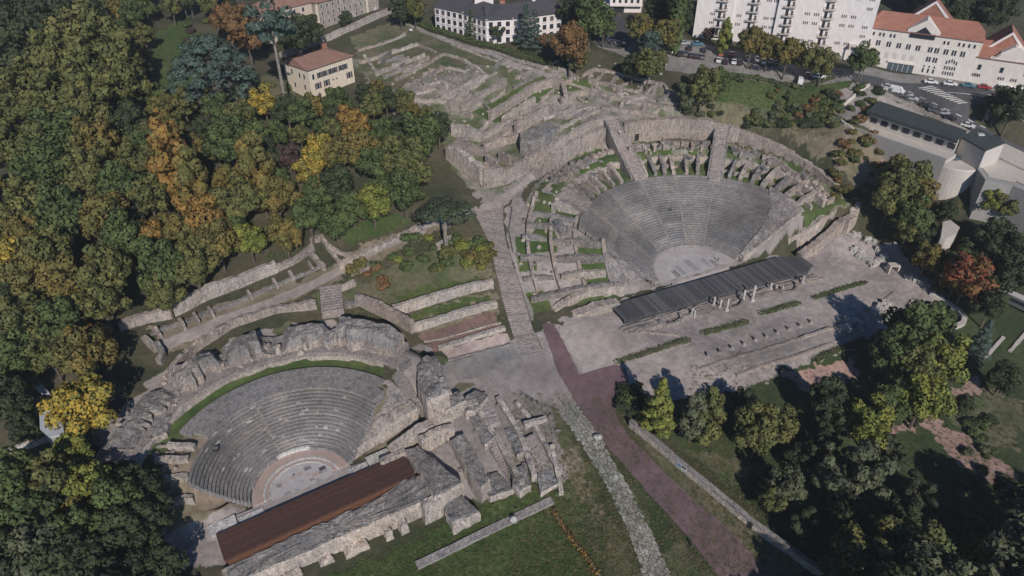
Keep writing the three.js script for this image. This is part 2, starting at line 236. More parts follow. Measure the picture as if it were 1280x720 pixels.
// masonry mass standing on a polygon: subdivided, lumpy top
function massGeo(poly, y0, topF, { rag = .6, res = .95, batter = .25, split = false } = {}) {
  const q = [], sd = rnd() * 100, E = []; res *= .72;
  for (let i = 0; i < poly.length; i++) { const a = poly[i], b = poly[(i + 1) % poly.length], n = Math.max(1, Math.round(Math.hypot(b[0] - a[0], b[1] - a[1]) / res)); for (let k = 0; k < n; k++) E.push([lerp(a[0], b[0], k / n), lerp(a[1], b[1], k / n)]); }
  let cx = 0, cz = 0; for (const e of E) { cx += e[0]; cz += e[1]; } cx /= E.length; cz /= E.length;
  const tf = typeof topF === 'function' ? topF : () => topF, b0 = typeof y0 === 'function' ? y0 : () => y0, jit = (x, z) => (fbm(x * .33 + sd, z * .33, sd, 2) - .5) * 1.9 * rag + (vn(x * 1.25 + sd, z * 1.25, 3) - .5) * (.2 + rag * .8) + (vn(x * 2.7 + sd, z * 2.7, 8) - .5) * (.08 + rag * .6);
  const R = [1, 1, 1, .99, .95, .86, .74, .61, .47, .33, .18], V = [0, .3, .62, .9];
  const rings = R.map((f0, k) => E.map(([x, z]) => { const d = Math.hypot(x - cx, z - cz) || 1, w = (fbm(x * .8 + sd, z * .8, k * .9, 2) - .5) * (k ? .8 : .2), f = f0 - (k > 0 ? batter / d * Math.min(1, k / 3) : 0) + w / d, X = cx + (x - cx) * f, Z = cz + (z - cz) * f, tp = tf(X, Z) + jit(X, Z); return [X, k < 4 ? lerp(b0(x, z), tp, V[k]) : tp - (k === 4 ? rag * .12 : 0), Z]; }));
  const top = [cx, tf(cx, cz) + jit(cx, cz), cz], n = E.length;
  for (let k = 0; k < rings.length - 1; k++) for (let i = 0; i < n; i++) { const j = (i + 1) % n; quad(q, rings[k][i], rings[k][j], rings[k + 1][j], rings[k + 1][i]); }
  const l = rings[rings.length - 1]; for (let i = 0; i < n; i++) tri(q, l[i], l[(i + 1) % n], top);
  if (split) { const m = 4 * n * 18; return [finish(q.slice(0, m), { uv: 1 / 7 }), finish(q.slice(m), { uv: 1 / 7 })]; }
  return finish(q, { uv: 1 / 7 });
}
function ring(F, r0, r1, y0, y1, a0, a1, o = {}) {   // a piece of ring: tread, inner riser, outer face, ends; y1 may be fn(deg)
  const n = o.n ?? Math.max(2, Math.ceil((a1 - a0) * Math.PI / 180 * r1 / (o.step ?? 1.5))), q = [], f0 = typeof y0 === 'function' ? y0 : () => y0, f1 = typeof y1 === 'function' ? y1 : () => y1, j = o.jit ?? 0, sd = rnd() * 99;
  const V = []; for (let i = 0; i <= n; i++) { const a = lerp(a0, a1, i / n), jr = (vn(i * .9 + sd, 3) - .5) * j, jy = (vn(i * .7 + sd, 9) - .5) * j, A = pol(F, r0 + jr, a), B = pol(F, r1 + (o.jo ? jr : 0), a); V.push([[A[0], f0(a), A[1]], [A[0], f1(a) + jy, A[1]], [B[0], f1(a) + jy * .6 + (o.tilt ?? 0), B[1]], [B[0], f0(a), B[1]]]); }
  for (let i = 0; i < n; i++) { const A = V[i], B = V[i + 1]; quad(q, A[0], B[0], B[1], A[1]); quad(q, A[1], B[1], B[2], A[2]); quad(q, A[2], B[2], B[3], A[3]); }
  quad(q, V[0][0], V[0][1], V[0][2], V[0][3]); quad(q, V[n][0], V[n][3], V[n][2], V[n][1]);
  return finish(q, { uv: o.uv ?? 1 / 5, amp: o.amp ?? .22 });
}
// broken ring of masonry: grid over angle and radius, upright faces, stepped top
function ringMass(F, a0, a1, r0F, r1F, y0, topF, o = {}) {
  const NA = Math.round((a1 - a0) * Math.PI / 180 * 36 / (o.step ?? .75)), NR = 8, side = [], top = [], sd = rnd() * 90, V = [];
  for (let i = 0; i <= NA; i++) { const a = lerp(a0, a1, i / NA), ri = r0F(a), ro = r1F(a), row = []; for (let j = 0; j <= NR; j++) { const r = lerp(ri, ro, j / NR) + (j && j < NR ? (vn(i * .7, j * 3 + sd) - .5) * .4 : 0), w = pol(F, r, a + (vn(i * .9 + sd, j) - .5) * .35), t = topF(a, j / NR) + (fbm(w[0] * .5 + sd, w[1] * .5, sd, 2) - .5) * 1.1 + (vn(w[0] * 2.1, w[1] * 2.1, sd) - .5) * .55; row.push([w[0], t, w[1]]); } V.push(row); }
  const fall = (p, f, k) => [p[0] + (vn(p[0] * .9, f * 5, p[2] * .9 + k) - .5) * .4, lerp(y0, p[1], f), p[2] + (vn(p[0] * .9 + 30, f * 5, p[2] * .9 + k) - .5) * .4], L = [0, .4, .75, 1];
  for (let i = 0; i < NA; i++) { for (let j = 0; j < NR; j++) quad(top, V[i][j], V[i + 1][j], V[i + 1][j + 1], V[i][j + 1]); for (const j of [0, NR]) for (let k = 0; k < 3; k++) { const A = V[i][j], B = V[i + 1][j], f = (p, q) => q === 1 ? p : fall(p, q, j); quad(side, f(A, L[k]), f(B, L[k]), f(B, L[k + 1]), f(A, L[k + 1])); } }
  for (const i of [0, NA]) for (let j = 0; j < NR; j++) quad(side, [V[i][j][0], y0, V[i][j][2]], [V[i][j + 1][0], y0, V[i][j + 1][2]], V[i][j + 1], V[i][j]);
  return [finish(side, { uv: 1 / 7 }), finish(top, { uv: 1 / 7 })];
}
function lump(x, y, z, rx, ry, rz, o = {}) { const g = new THREE.IcosahedronGeometry(1, o.d ?? 1), p = g.attributes.position.array, sd = rnd() * 50, q = new Float32Array(p.length), c = Math.cos(o.turn ?? 0), s = Math.sin(o.turn ?? 0); for (let i = 0; i < p.length; i += 3) { const k = 1 + (vn(p[i] * 1.7 + sd, p[i + 1] * 1.7, p[i + 2] * 1.7 + sd) - .5) * (o.k ?? .5), X = p[i] * rx * k, Z = p[i + 2] * rz * k; q[i] = x + X * c - Z * s; q[i + 1] = y + p[i + 1] * ry * k; q[i + 2] = z + X * s + Z * c; } return finish(q, { uv: .3 }); }
function tube(pts, r0, r1, seg = 6) { const q = [], R = []; for (let i = 0; i < pts.length; i++) { const r = lerp(r0, r1, i / (pts.length - 1)), a = new THREE.Vector3(...pts[Math.max(0, i - 1)]), b = new THREE.Vector3(...pts[Math.min(pts.length - 1, i + 1)]), d = b.sub(a).normalize(), u = new THREE.Vector3(Math.abs(d.y) > .9 ? 1 : 0, Math.abs(d.y) > .9 ? 0 : 1, 0).cross(d).normalize(), w = d.clone().cross(u); R.push([...Array(seg)].map((_, k) => { const t = k / seg * 6.2832; return [pts[i][0] + (u.x * Math.cos(t) + w.x * Math.sin(t)) * r, pts[i][1] + (u.y * Math.cos(t) + w.y * Math.sin(t)) * r, pts[i][2] + (u.z * Math.cos(t) + w.z * Math.sin(t)) * r]; })); } for (let i = 0; i < R.length - 1; i++) for (let k = 0; k < seg; k++) { const j = (k + 1) % seg; quad(q, R[i][k], R[i][j], R[i + 1][j], R[i + 1][k]); } const e = R[R.length - 1]; for (let k = 1; k < seg - 1; k++) tri(q, e[0], e[k], e[k + 1]); return finish(q, { uv: .5 }); }

// ───────────────────────── the ground
{
  const TW = 2048, THt = 1408, d = new Uint8Array(TW * THt * 4), cell = new Uint8Array(TW * THt);
  const C = [ // linear base colours per ground kind
    [[.045, .05, .024], [.085, .075, .045]],   // 0 wood floor
    [[.048, .084, .020], [.080, .104, .032]],  // 1 lawn
    [[.155, .135, .085], [.085, .105, .045]],  // 2 dry grass
    [[.37, .32, .295], [.29, .25, .235]],     // 3 gravel
    [[.30, .26, .235], [.095, .112, .05]],       // 4 ruin ground: rubble and grass
    [[.25, .195, .15], [.16, .14, .085]],      // 5 soil
    [[.030, .048, .016], [.055, .07, .028]],   // 6 park grass
    [[.36, .24, .20], [.27, .175, .15]],       // 7 pink path
    [[.31, .27, .25], [.24, .215, .20]],     // 8 stone dust
  ];
  const zones = [
    [4, [[436, 78], [470, 40], [520, 28], [700, 88], [850, 112], [850, 160], [720, 195], [610, 262], [560, 205], [556, 150], [480, 128]]],
    [2, [[440, 45], [500, 22], [530, 40], [690, 92], [560, 80], [450, 85]]],
    [1, [[588, 140], [668, 97], [738, 98], [736, 112], [690, 118], [620, 152]]],
    [2, [[455, 95], [560, 60], [590, 75], [480, 115]]],
    [8, [[600, 262], [690, 190], [750, 160], [700, 200], [650, 240], [612, 268]]],
    [1, [[850, 100], [1060, 98], [1055, 140], [980, 150], [900, 142], [850, 130]]],
    [5, [[960, 152], [1045, 150], [1110, 200], [1105, 260], [1075, 240], [1040, 200]]],
    [2, [[850, 128], [1000, 140], [990, 160], [890, 152]]],
    [1, [[184, 48], [225, 22], [255, 62], [236, 125], [218, 145], [182, 145]]],
    [2, [[230, 120], [345, 90], [380, 130], [300, 150]]],
    [3, [[640, 425], [690, 405], [782, 372], [1000, 320], [1055, 292], [1112, 302], [1182, 372], [1100, 410], [1060, 440], [960, 478], [860, 500], [800, 490], [760, 480], [700, 500], [650, 500], [600, 480], [610, 455]]],
    [8, [[880, 455], [1090, 385], [1110, 410], [940, 480]]],
    [1, [[395, 725], [480, 690], [560, 655], [662, 600], [692, 622], [770, 725]]],
    [2, [[640, 505], [700, 508], [805, 725], [765, 725], [700, 625], [660, 590]]],
    [5, [[690, 560], [720, 560], [760, 640], [735, 660]]],
    [2, [[728, 530], [762, 565], [890, 725], [842, 725]]],
    [6, [[755, 560], [790, 580], [850, 670], [830, 690], [790, 620]]],
    [2, [[788, 535], [1010, 700], [960, 725], [900, 690], [850, 625]]],
    [6, [[800, 530], [960, 470], [1100, 430], [1190, 375], [1290, 370], [1290, 725], [1020, 695]]],
    [2, [[850, 560], [930, 570], [940, 610], [900, 600]]],
    [7, [[975, 470], [990, 462], [1070, 450], [1075, 470], [1010, 490]]],
    [7, [[1085, 555], [1200, 485], [1215, 470], [1230, 480], [1165, 520], [1250, 575], [1275, 610], [1260, 620], [1195, 575], [1150, 530], [1100, 560]]],
    [2, [[1175, 515], [1230, 485], [1280, 500], [1270, 560], [1230, 560]]],
    [1, [[1195, 252], [1280, 275], [1280, 305], [1210, 275]]],
    [6, [[1170, 372], [1280, 350], [1280, 440], [1210, 440], [1190, 400]]],
    [5, [[180, 412], [300, 372], [400, 338], [520, 280], [600, 262], [520, 300], [430, 345], [320, 392], [215, 440]]],
    [1, [[420, 290], [500, 268], [515, 275], [440, 308]]],
    [2, [[425, 365], [560, 300], [606, 300], [618, 352], [560, 362], [480, 385]]],
    [1, [[490, 368], [600, 345], [612, 352], [505, 378]]],
    [2, [[380, 378], [420, 352], [480, 350], [440, 385]]],
    [5, [[500, 395], [618, 362], [628, 420], [540, 432]]],
    [1, [[508, 392], [610, 368], [612, 376], [515, 402]]],
    [8, [[525, 470], [556, 448], [600, 462], [650, 488], [690, 510], [705, 605], [668, 600], [640, 612], [560, 632], [520, 600], [478, 580], [530, 530]]],
    [8, [[1040, 112], [1110, 118], [1160, 140], [1150, 165], [1080, 160], [1045, 145]]],
    [8, [[630, 264], [648, 240], [664, 262], [662, 330], [668, 405], [656, 388], [640, 335], [632, 290]]],
    [5, [[200, 560], [260, 520], [260, 640], [205, 690]]],
    [3, [[205, 660], [300, 630], [290, 700], [210, 715]]],
  ];
  const inside = (p, x, z) => { let c = false; for (let i = 0, j = p.length - 1; i < p.length; j = i++) if ((p[i][1] > z) !== (p[j][1] > z) && x < (p[j][0] - p[i][0]) * (z - p[i][1]) / (p[j][1] - p[i][1]) + p[i][0]) c = !c; return c; };
  const sx = (G1 - G0) / TW, sz = (Z1 - Z0) / THt;
  for (const [k, pp] of zones) {
    const p = px2(pp), x0 = Math.min(...p.map((q) => q[0])) - 2, x1 = Math.max(...p.map((q) => q[0])) + 2, z0 = Math.min(...p.map((q) => q[1])) - 2, z1 = Math.max(...p.map((q) => q[1])) + 2;
    for (let j = Math.max(0, Math.floor((z0 - Z0) / sz)); j < Math.min(THt, (z1 - Z0) / sz); j++) for (let i = Math.max(0, Math.floor((x0 - G0) / sx)); i < Math.min(TW, (x1 - G0) / sx); i++) { const x = G0 + i * sx, z = Z0 + j * sz; if (inside(p, x + (vn(x * .45, z * .45) - .5) * 2.6 + (vn(x * 1.6, z * 1.6) - .5), z + (vn(x * .45 + 60, z * .45) - .5) * 2.6 + (vn(x * 1.6 + 9, z * 1.6) - .5))) cell[j * TW + i] = k + 1; }
  }
  const enc = (v) => (v <= .0031308 ? v * 12.92 : 1.055 * v ** (1 / 2.4) - .055) * 255;
  for (let j = 0; j < THt; j++) for (let i = 0; i < TW; i++) {
    const x = G0 + i * sx, z = Z0 + j * sz; let k = cell[j * TW + i] ? cell[j * TW + i] - 1 : 0;
    let [a, b] = toL(TH, x, z), r = Math.hypot(a, b); const ang = Math.atan2(a, b) * 57.2958, jr = r + (vn(x * .8, z * .8) - .5) * .9;
    if (r < 54 && b > -1) { if (ang < -52 && jr > 29) { k = jr < 36.5 ? (ang < -62 ? 1 : 8) : h3(Math.floor((ang + 90) / 6.6), Math.floor((jr - 36) / 6.5), 5) > .42 ? 1 : 8; } else if (jr > 36 && jr < 43.6) k = 1; else if (jr >= 43.6 && jr < 53) k = vn(x * .22, z * .22, 7) > .52 ? 1 : 4; else if (r <= 36) k = 8; }
    [a, b] = toL(OD, x, z); r = Math.hypot(a, b); if (r < 47 && b > 2) { const g2 = Math.atan2(a, b) * 57.2958; if (r > 26.6 && r < 30.4 && g2 < 58 && g2 > -66) k = 1; else if (r > 31 && r + (vn(x * .4, z * .4) - .5) * 5 < 44 && g2 > -60 && g2 < 80) k = vn(x * .25 + 4, z * .25) > .7 ? 2 : 8; else if (r < 26) k = 5; }
    const m = clamp(.5 + (fbm(x * .16, z * .16, k * 9, 4) - .5) * 2.6, 0, 1), f = 1 + (h3(i, j, 4) - .5) * .3 + (vn(x * 1.1, z * 1.1, 12) - .5) * .4 + (fbm(x * .05, z * .05, 30, 2) - .5) * .5, c = C[k], o = (j * TW + i) * 4;
    for (let q = 0; q < 3; q++) d[o + q] = clamp(enc(lerp(c[0][q], c[1][q], m) * f), 0, 255); d[o + 3] = 255;
  }
  const t = new THREE.DataTexture(d, TW, THt, THREE.RGBAFormat); t.magFilter = THREE.LinearFilter; t.minFilter = THREE.LinearMipmapLinearFilter; t.generateMipmaps = true; t.colorSpace = THREE.SRGBColorSpace; t.needsUpdate = true;
  // inner grid plus far rows that carry the sheet out to the horizon
  const xs = [-5000, -1800, -700], zs = [-5000, -1800, -800]; for (let i = 0; i < GX; i++) xs.push(G0 + i * GS); xs.push(700, 1800, 5000); for (let j = 0; j < GZ; j++) zs.push(Z0 + j * GS); zs.push(150, 900, 5000);
  const nx = xs.length, nz = zs.length, pos = new Float32Array(nx * nz * 3), uv = new Float32Array(nx * nz * 2), idx = [];
  for (let j = 0; j < nz; j++) for (let i = 0; i < nx; i++) { const x = xs[i], z = zs[j], k = j * nx + i; pos[k * 3] = x; pos[k * 3 + 1] = Hg(clamp(x, G0, G1), clamp(z, Z0, Z1)) - (x < G0 - 1 || x > G1 + 1 || z < Z0 - 1 || z > Z1 + 1 ? 2 : 0); pos[k * 3 + 2] = z; uv[k * 2] = (x - G0) / (G1 - G0); uv[k * 2 + 1] = (z - Z0) / (Z1 - Z0); if (i < nx - 1 && j < nz - 1) idx.push(k, k + nx, k + 1, k + 1, k + nx, k + nx + 1); }
  const g = new THREE.BufferGeometry(); g.setAttribute('position', new THREE.BufferAttribute(pos, 3)); g.setAttribute('uv', new THREE.BufferAttribute(uv, 2)); g.setIndex(idx); g.computeVertexNormals();
  structure('terrain', g, new THREE.MeshStandardMaterial({ map: t, roughness: 1 }));
}
// ───────────────────────── the great theatre
{
  const T = thingAt('great_ancient_theatre', 'large half-round ancient stone theatre with grey seat rows and ruined upper walls', 'ruin', [TH.c[0], 0, TH.c[1]]);
  const seatY = (r) => .9 + (r - 14.5) / .77 * .455;
  const aL = (r) => pw(r, [[15, -87], [20.6, -74], [26, -64], [36, -58]]), aR = (r) => pw(r, [[15, 86], [26, 82], [31, 77], [36, 70]]);
  const cuts = [-40, -20, 1, 20.5, 40.5];
  for (let i = 0; i < 28; i++) {
    const r = 14.5 + i * .77, y = seatY(r), l = aL(r), R = aR(r), st = [l, ...cuts, R], hw = .45 / r * 57.3;
    for (let k = 0; k < st.length - 1; k++) {
      const a0 = st[k] + (k ? hw : 0), a1 = st[k + 1] - (k < st.length - 2 ? hw : 0), warm = (k === 4 && i < 20) || (k === 1 && i > 5 && i < 13) || vn(i * .4, k * 3.3) > .72;
      mesh('seat_row', ring(TH, r, r + .8, y - 1.3, y, a0 + (k === 0 ? rr(-1, 1) : 0), a1 + (k === 5 ? rr(-1, 1) : 0), { jit: .16, step: 1, uv: 1 / 3, amp: .42 }), warm ? M.seatWarm : vn(i * .3 + 7, k * 2.1) > .6 ? M.seatDark : M.seat, T);
    }
  }
  for (const c of cuts) { const g = []; for (let i = 0; i < 56; i++) { const r = 14.5 + i * .385, y = .9 + (i / 2) * .455 - .1, hw = .45 / r * 57.3; g.push(ring(TH, r, r + .42, y - .9, y, c - hw, c + hw, { n: 1 })); } mesh('stairway', g, M.seatWarm, T); }
  { // broken flanks of the seating where no rows remain
    for (const sgn of [-1, 1]) {
      const q = [], NR = 26, NA = 14, V = []; for (let i = 0; i <= NR; i++) { const r = lerp(15, sgn < 0 ? 29.5 : 37, i / NR), e = sgn < 0 ? aL(r) + 2 : aR(r) - 2, row = []; for (let j = 0; j <= NA; j++) { const a = lerp(e, sgn * 89, j / NA), y = Math.min(seatY(r) - .15 - j * .04, zfT(a) + .5 + (r - 30) * .06) + (fbm(r * .6, a * .15, sgn + 3, 3) - .5) * 1.1, w = pol(TH, r, a); row.push([w[0], y, w[1]]); } V.push(row); }
      for (let i = 0; i < NR; i++) for (let j = 0; j < NA; j++) quad(q, V[i][j], V[i + 1][j], V[i + 1][j + 1], V[i][j + 1]);
      mesh('broken_flank', finish(q), M.mortar, T);
    }
  }
  // orchestra
  const disc = (r0, r1, a0, a1, y, m, name) => mesh(name, ring(TH, r0, r1, y - .3, y, a0, a1, { amp: .12, uv: 1 / 4 }), m, T);
  mesh('orchestra_floor', prism([...Array(37)].map((_, i) => pol(TH, 13.6, -92 + i * 184 / 36)).concat([toW(TH, 27, -1.5), toW(TH, 27, -4.7), toW(TH, -28, -4.7), toW(TH, -28, -1)]), -.5, 0, { amp: .14 }), M.beige, T);
  disc(9.2, 13.2, -88, 88, .06, M.palePink, 'orchestra_band'); disc(8.7, 9.2, -86, 86, .065, M.whiteStone, 'orchestra_ring'); disc(.2, 8.7, -84, 84, .05, M.marble, 'orchestra_paving');
  for (const [a0, a1, b0, b1, m] of [[-7.5, -6, 0.6, 4, M.darkMarble], [-5.4, -3.9, .8, 5.5, M.greyMarble], [-3.2, -1.8, .8, 6.2, M.marble], [-1, 1, .8, 7, M.greyMarble], [1.8, 3.2, .8, 6.2, M.marble], [3.9, 5.4, .8, 5.5, M.greyMarble], [6, 7.5, .6, 4, M.darkMarble], [-9, 9, -2.6, -1.2, M.palePink], [-6, 6, -4, -3, M.greyMarble]]) mesh('paving_panel', frameBox(TH, a0, a1, b0, b1, -.2, .075), m === M.darkMarble ? M.seat : m, T);
  for (const a of [-62, -20, 22, 64]) disc(9.3, 13.1, a - 5, a + 5, .075, M.marble, 'paving_panel');
  mesh('podium_wall', ring(TH, 13.6, 14.6, -.3, .75, -88, 86, { amp: .1 }), M.seatWarm, T);
  // upper ring: radial walls, cross walls, retaining rings
  const radials = [[-87, 29, 53.5], [-81, 30, 43], [-80, 45, 53.5], [-74.5, 29.5, 43.5], [-73, 45, 53], [-67, 29.5, 43.5], [-65, 45, 52], [-59.5, 37, 51], [-54, 37, 50], [-48, 37, 44.5], [-35.5, 36.4, 44.5], [-30.5, 36.4, 44.5], [-25.5, 36.4, 44.5], [-20.5, 36.4, 44.5], [-14.5, 36.4, 44.5], [-9, 36.4, 44.5], [6, 36.4, 44.5], [10.9, 36.4, 47], [15.8, 36.4, 44.5], [20.4, 36.4, 47], [27, 36.6, 44.5], [32.4, 36.4, 47], [48, 36.4, 45], [53.2, 36.4, 46.8], [59, 36.4, 45], [64.5, 36.4, 46], [71, 36.6, 46], [77, 36.6, 47], [83.5, 36.6, 46]];
  for (const [an, r0, r1] of radials) { const n = 5, pts = [...Array(n)].map((_, i) => pol(TH, lerp(r0, r1, i / (n - 1)), an + (i / n - .5) * .8)), z = zfT(an); mesh('radial_wall', wallGeo(pts, { base: pts.map((p) => Math.min(Hg(...p), z) - 1), top: an < -50 ? [z + 1, z + 1.6, z + 2, z + 2, z + 1.9] : [z + .9, z + 1.9, z + 2.6, z + 3.1, z + 3.4], t: an % 2 ? 1.15 : .9, rag: .3, step: .9 }), rnd() < .2 ? M.wallPale : rnd() < .5 ? M.wall : M.wallGrey, T); }
  for (let a = -34; a < 88; a += 5.4) { if (Math.abs(a - 1) < 5 || Math.abs(a - 40.5) < 5) continue; const w = 2.3 / 40 * 57.3, r = rr(39.5, 41.5); if (rnd() < .55) mesh('cross_wall', wallGeo([pol(TH, r, a - w), pol(TH, r, a + w)], { h: rr(.8, 1.7), t: .9, rag: .4, step: .8 }), M.wall, T); }
  for (const [a0, a1] of [[-35, -26], [-22, -12], [6, 12], [15, 24], [28, 36], [46, 55], [58, 68], [72, 84]]) mesh('ring_wall', wallGeo([0, 1, 2, 3, 4].map((i) => pol(TH, 46.9, lerp(a0, a1, i / 4))), { h: [.6, 1.5, 1.1, 1.8, .7], t: 1, rag: .5, step: .8 }), M.wallGrey, T);
  for (const [a0, a1] of [[-51, -43], [-36.5, -3], [5, 37.5], [44, 62], [64.5, 89]]) { const n = Math.round((a1 - a0) / 1.5), pts = [...Array(n + 1)].map((_, i) => pol(TH, 44.2, lerp(a0, a1, i / n))); mesh('ring_wall', wallGeo(pts, { base: 11, top: pts.map((p, i) => zfT(lerp(a0, a1, i / n)) + 3.0 + (vn(i * .8, a0) - .5) * .9), t: 1.3, rag: .4, step: .9 }), M.wallPale, T); }
  for (let a = -35; a < 88; a += 3.9) { if (Math.abs(a - 1) < 4 || Math.abs(a - 40.5) < 4.5) continue; const w = rr(2.2, 3.6) / 49 * 57.3; const pts = [pol(TH, rr(48, 49.5), a - w / 2), pol(TH, rr(48, 49.5), a + w / 2)]; mesh('pier_stub', wallGeo(pts, { h: rr(.9, 2.2), t: rr(1, 2), rag: .4, step: .8 }), rnd() < .5 ? M.wallGrey : M.wall, T); if (rnd() < .7) mesh('pier_stub', wallGeo([pol(TH, 45.5, a + 2.5), pol(TH, 48.5, a + 2.4)], { h: rr(.8, 1.8), t: .9, rag: .35, step: .8 }), M.wall, T); }
  for (const [r, a0, a1, h] of [[29, -88, -64, .8], [37, -88, -45, .9], [44, -88, -53, 1.5], [50.5, -84, -46, 1.2]]) { const n = 16; mesh('ring_wall', wallGeo([...Array(n + 1)].map((_, i) => pol(TH, r, lerp(a0, a1, i / n))), { h, t: 1, rag: .35 }), M.wall, T); }
  for (let i = 0; i < 120; i++) { const a = rr(-86, 88), r = a < -55 ? rr(37, 54) : rr(44.8, 53), p = pol(TH, r, a); if (Math.abs(a - 1) < 4 || Math.abs(a - 40.5) < 4) continue; mesh('fallen_stone', lump(p[0], Hg(...p) + .2, p[1], rr(.35, .9), rr(.3, .8), rr(.35, .9), { d: 0, k: .8 }), rnd() < .5 ? M.wallPale : M.wallGrey, T); }
  // high enclosing wall
  const outer = (a0, a1, tops, r = 54.6, t = 2.4) => { const n = Math.round((a1 - a0) / 1.2); mesh('enclosing_wall', wallGeo([...Array(n + 1)].map((_, i) => pol(TH, r, lerp(a0, a1, i / n))), { base: 12, top: tops, t, rag: .28, bulge: .2, step: 1 }), M.wall, T); };
  outer(-37, -2.6, [20.4, 21.4, 22.4, 23.4, 24.2]); outer(4.8, 38.2, [24.6, 24.9, 25, 24.9, 24.6]); outer(43.4, 66, [23.4, 21.6, 20.4, 19]); outer(66, 84, [18.4, 16.6, 14], 55, 3);
  mesh('doorway', ring(TH, 53.2, 53.5, 17.5, 20.3, 9.4, 10.9), M.darkMetal, T);
  // the three long stair ramps
  const ramp = (ang, r0, y0, r1, y1, w, n) => { const g = []; const A = pol(TH, 1, ang), dx = A[0] - TH.c[0], dz = A[1] - TH.c[1]; for (let i = 0; i < n; i++) { const ra = lerp(r0, r1, i / n), rb = lerp(r0, r1, (i + 1) / n), y = lerp(y0, y1, (i + 1) / n); const q = []; boxPos(q, -w / 2, w / 2, y - 3.5, y, ra, rb, ([x, yy, r]) => [TH.c[0] + dx * r - dz * x, yy, TH.c[1] + dz * r + dx * x]); g.push(finish(q, { amp: .15 })); } mesh('stair_ramp', g, M.stair, T); for (const s of [-1, 1]) { const p = (r) => [TH.c[0] + dx * r - dz * s * (w / 2 + .35), TH.c[1] + dz * r + dx * s * (w / 2 + .35)]; mesh('ramp_parapet', wallGeo([p(r0 + 1), p((r0 + r1) / 2), p(r1)], { base: [y0 - 3, (y0 + y1) / 2 - 4, y1 - 5], top: [y0 + .5, (y0 + y1) / 2 + .6, y1 + .5], t: .6, rag: .2 }), M.wallGrey, T); } };
  ramp(1.2, 35.6, 13.4, 56, 25.2, 4.4, 34); ramp(40.6, 34.5, 13, 62, 26.4, 3.6, 44); ramp(-40, 35.5, 13.4, 49.5, 17, 5.2, 12);
  // stage
  const bFront = (a) => pw(a, [[-33, -6], [-28, -4.6], [25, -4.6], [31, -8]]), bBack = (a) => pw(a, [[-33, -11.8], [-20, -12.3], [0, -13], [28, -14.2], [31, -12]]);
  for (let i = 0; i < 82; i++) { const a0 = -33 + i * .78, a1 = a0 + .74, am = (a0 + a1) / 2; if (a1 > 31) break; mesh('stage_board', frameBox(TH, a0, a1, bBack(am) + rr(-.25, .25), bFront(am), 1.15, 1.5 + rr(0, .02), { along: [TH.s[0], TH.s[1]], uv: .5, amp: .25 }), [M.deckWood, M.deckWoodB, M.deckWoodC][Math.floor(rnd() * 3)], T); }
  mesh('stage_front', prism([toW(TH, -28, -4.75), toW(TH, 25, -4.75), toW(TH, 31, -8.1), toW(TH, 28, -13.8), toW(TH, -33, -11.6)], -.3, 1.13), M.deckWoodB, T);
  // ruined stage building behind the boards
  mesh('stage_ruin', massGeo([[-36, -12.8], [-20, -13.2], [0, -14], [20, -15], [30, -15], [31, -17.5], [20, -18], [4, -17.8], [-12, -17.5], [-34, -16]].map((p) => toW(TH, ...p)), -.6, () => .55, { rag: .5, res: 1.2 }), M.mortar, T);
  for (const [a, b, w] of [[-21, -15, 3.4], [-2, -15.6, 4], [17, -16.4, 3.6]]) mesh('niche_wall', wallGeo([...Array(9)].map((_, i) => { const t = Math.PI * i / 8; return toW(TH, a + Math.cos(t) * w, b - Math.sin(t) * w * .8); }), { base: -.6, top: 1.25, t: .7, rag: .25, step: .8 }), M.wallGrey, T);
  // side entrances
  mesh('side_wall', wallGeo([[-49, -1.6], [-38, .8], [-26.5, -.4]].map((p) => toW(TH, ...p)), { base: -1, top: [3.6, 4.6, 4.8, 3.9], t: 1.7, rag: .3, step: .8 }), M.wallPale, T);
  mesh('side_wall', wallGeo([[-52, -7], [-44, -4.8], [-36, -4], [-30.5, -4.2]].map((p) => toW(TH, ...p)), { base: -1, top: [1.2, 2.2, 3, 2.2], t: 2.6, rag: .6, step: .8 }), M.wallPale, T);
  mesh('side_wall', wallGeo([[26.5, .6], [34, -1.2], [41, -1.6], [47, -1]].map((p) => toW(TH, ...p)), { base: -1, top: [2.6, 5.2, 8.6, 10.6], t: 1.8, rag: .4, step: .8 }), M.wallPale, T);
  mesh('side_wall', wallGeo([[31.5, -6], [38, -5.6], [43, -5.2], [47.4, -4.6]].map((p) => toW(TH, ...p)), { base: -1, top: [1.6, 3.2, 6, 9.6], t: 2, rag: .7, step: .8 }), M.wall, T);
  mesh('side_wall', wallGeo([[47.8, -5.4], [52, -4.4], [56, -1]].map((p) => toW(TH, ...p)), { base: -1, top: [9.6, 9, 11], t: 2.6, rag: .3, step: .8 }), M.wallPale, T);
  mesh('side_wall', wallGeo([[50.5, -6.5], [54, 2], [57, 9]].map((p) => toW(TH, ...p)), { base: -1, top: [4, 8.8, 12], t: 2, rag: .5 }), M.wallPale, T);
  mesh('side_wall', wallGeo([[57, -5], [59.5, 3], [61, 9]].map((p) => toW(TH, ...p)), { base: -1, top: [3.4, 7, 10.5], t: 1.4, rag: .5 }), M.wall, T);
  mesh('side_wall', wallGeo([[15.4, .5], [21, .9], [28, 1.3], [36, 1.8]].map((q) => toW(TH, ...q)), { base: -1, top: [1.6, 4.4, 8, 12.2], t: 1.6, rag: .5, bulge: .25, step: .8 }), M.wallPale, T);
  // white columns still standing behind the stage
  const colsPx = [[865, 392, 1.7], [892, 381, 2.4], [900, 384, 2.3], [908.5, 386, 3.2], [929, 374, 2.9], [940.5, 374, 4.4], [963, 360, 1.6], [970, 361, 1.3], [978, 362, 1.0], [1003, 353, 2.1], [868, 394, 1.2]];
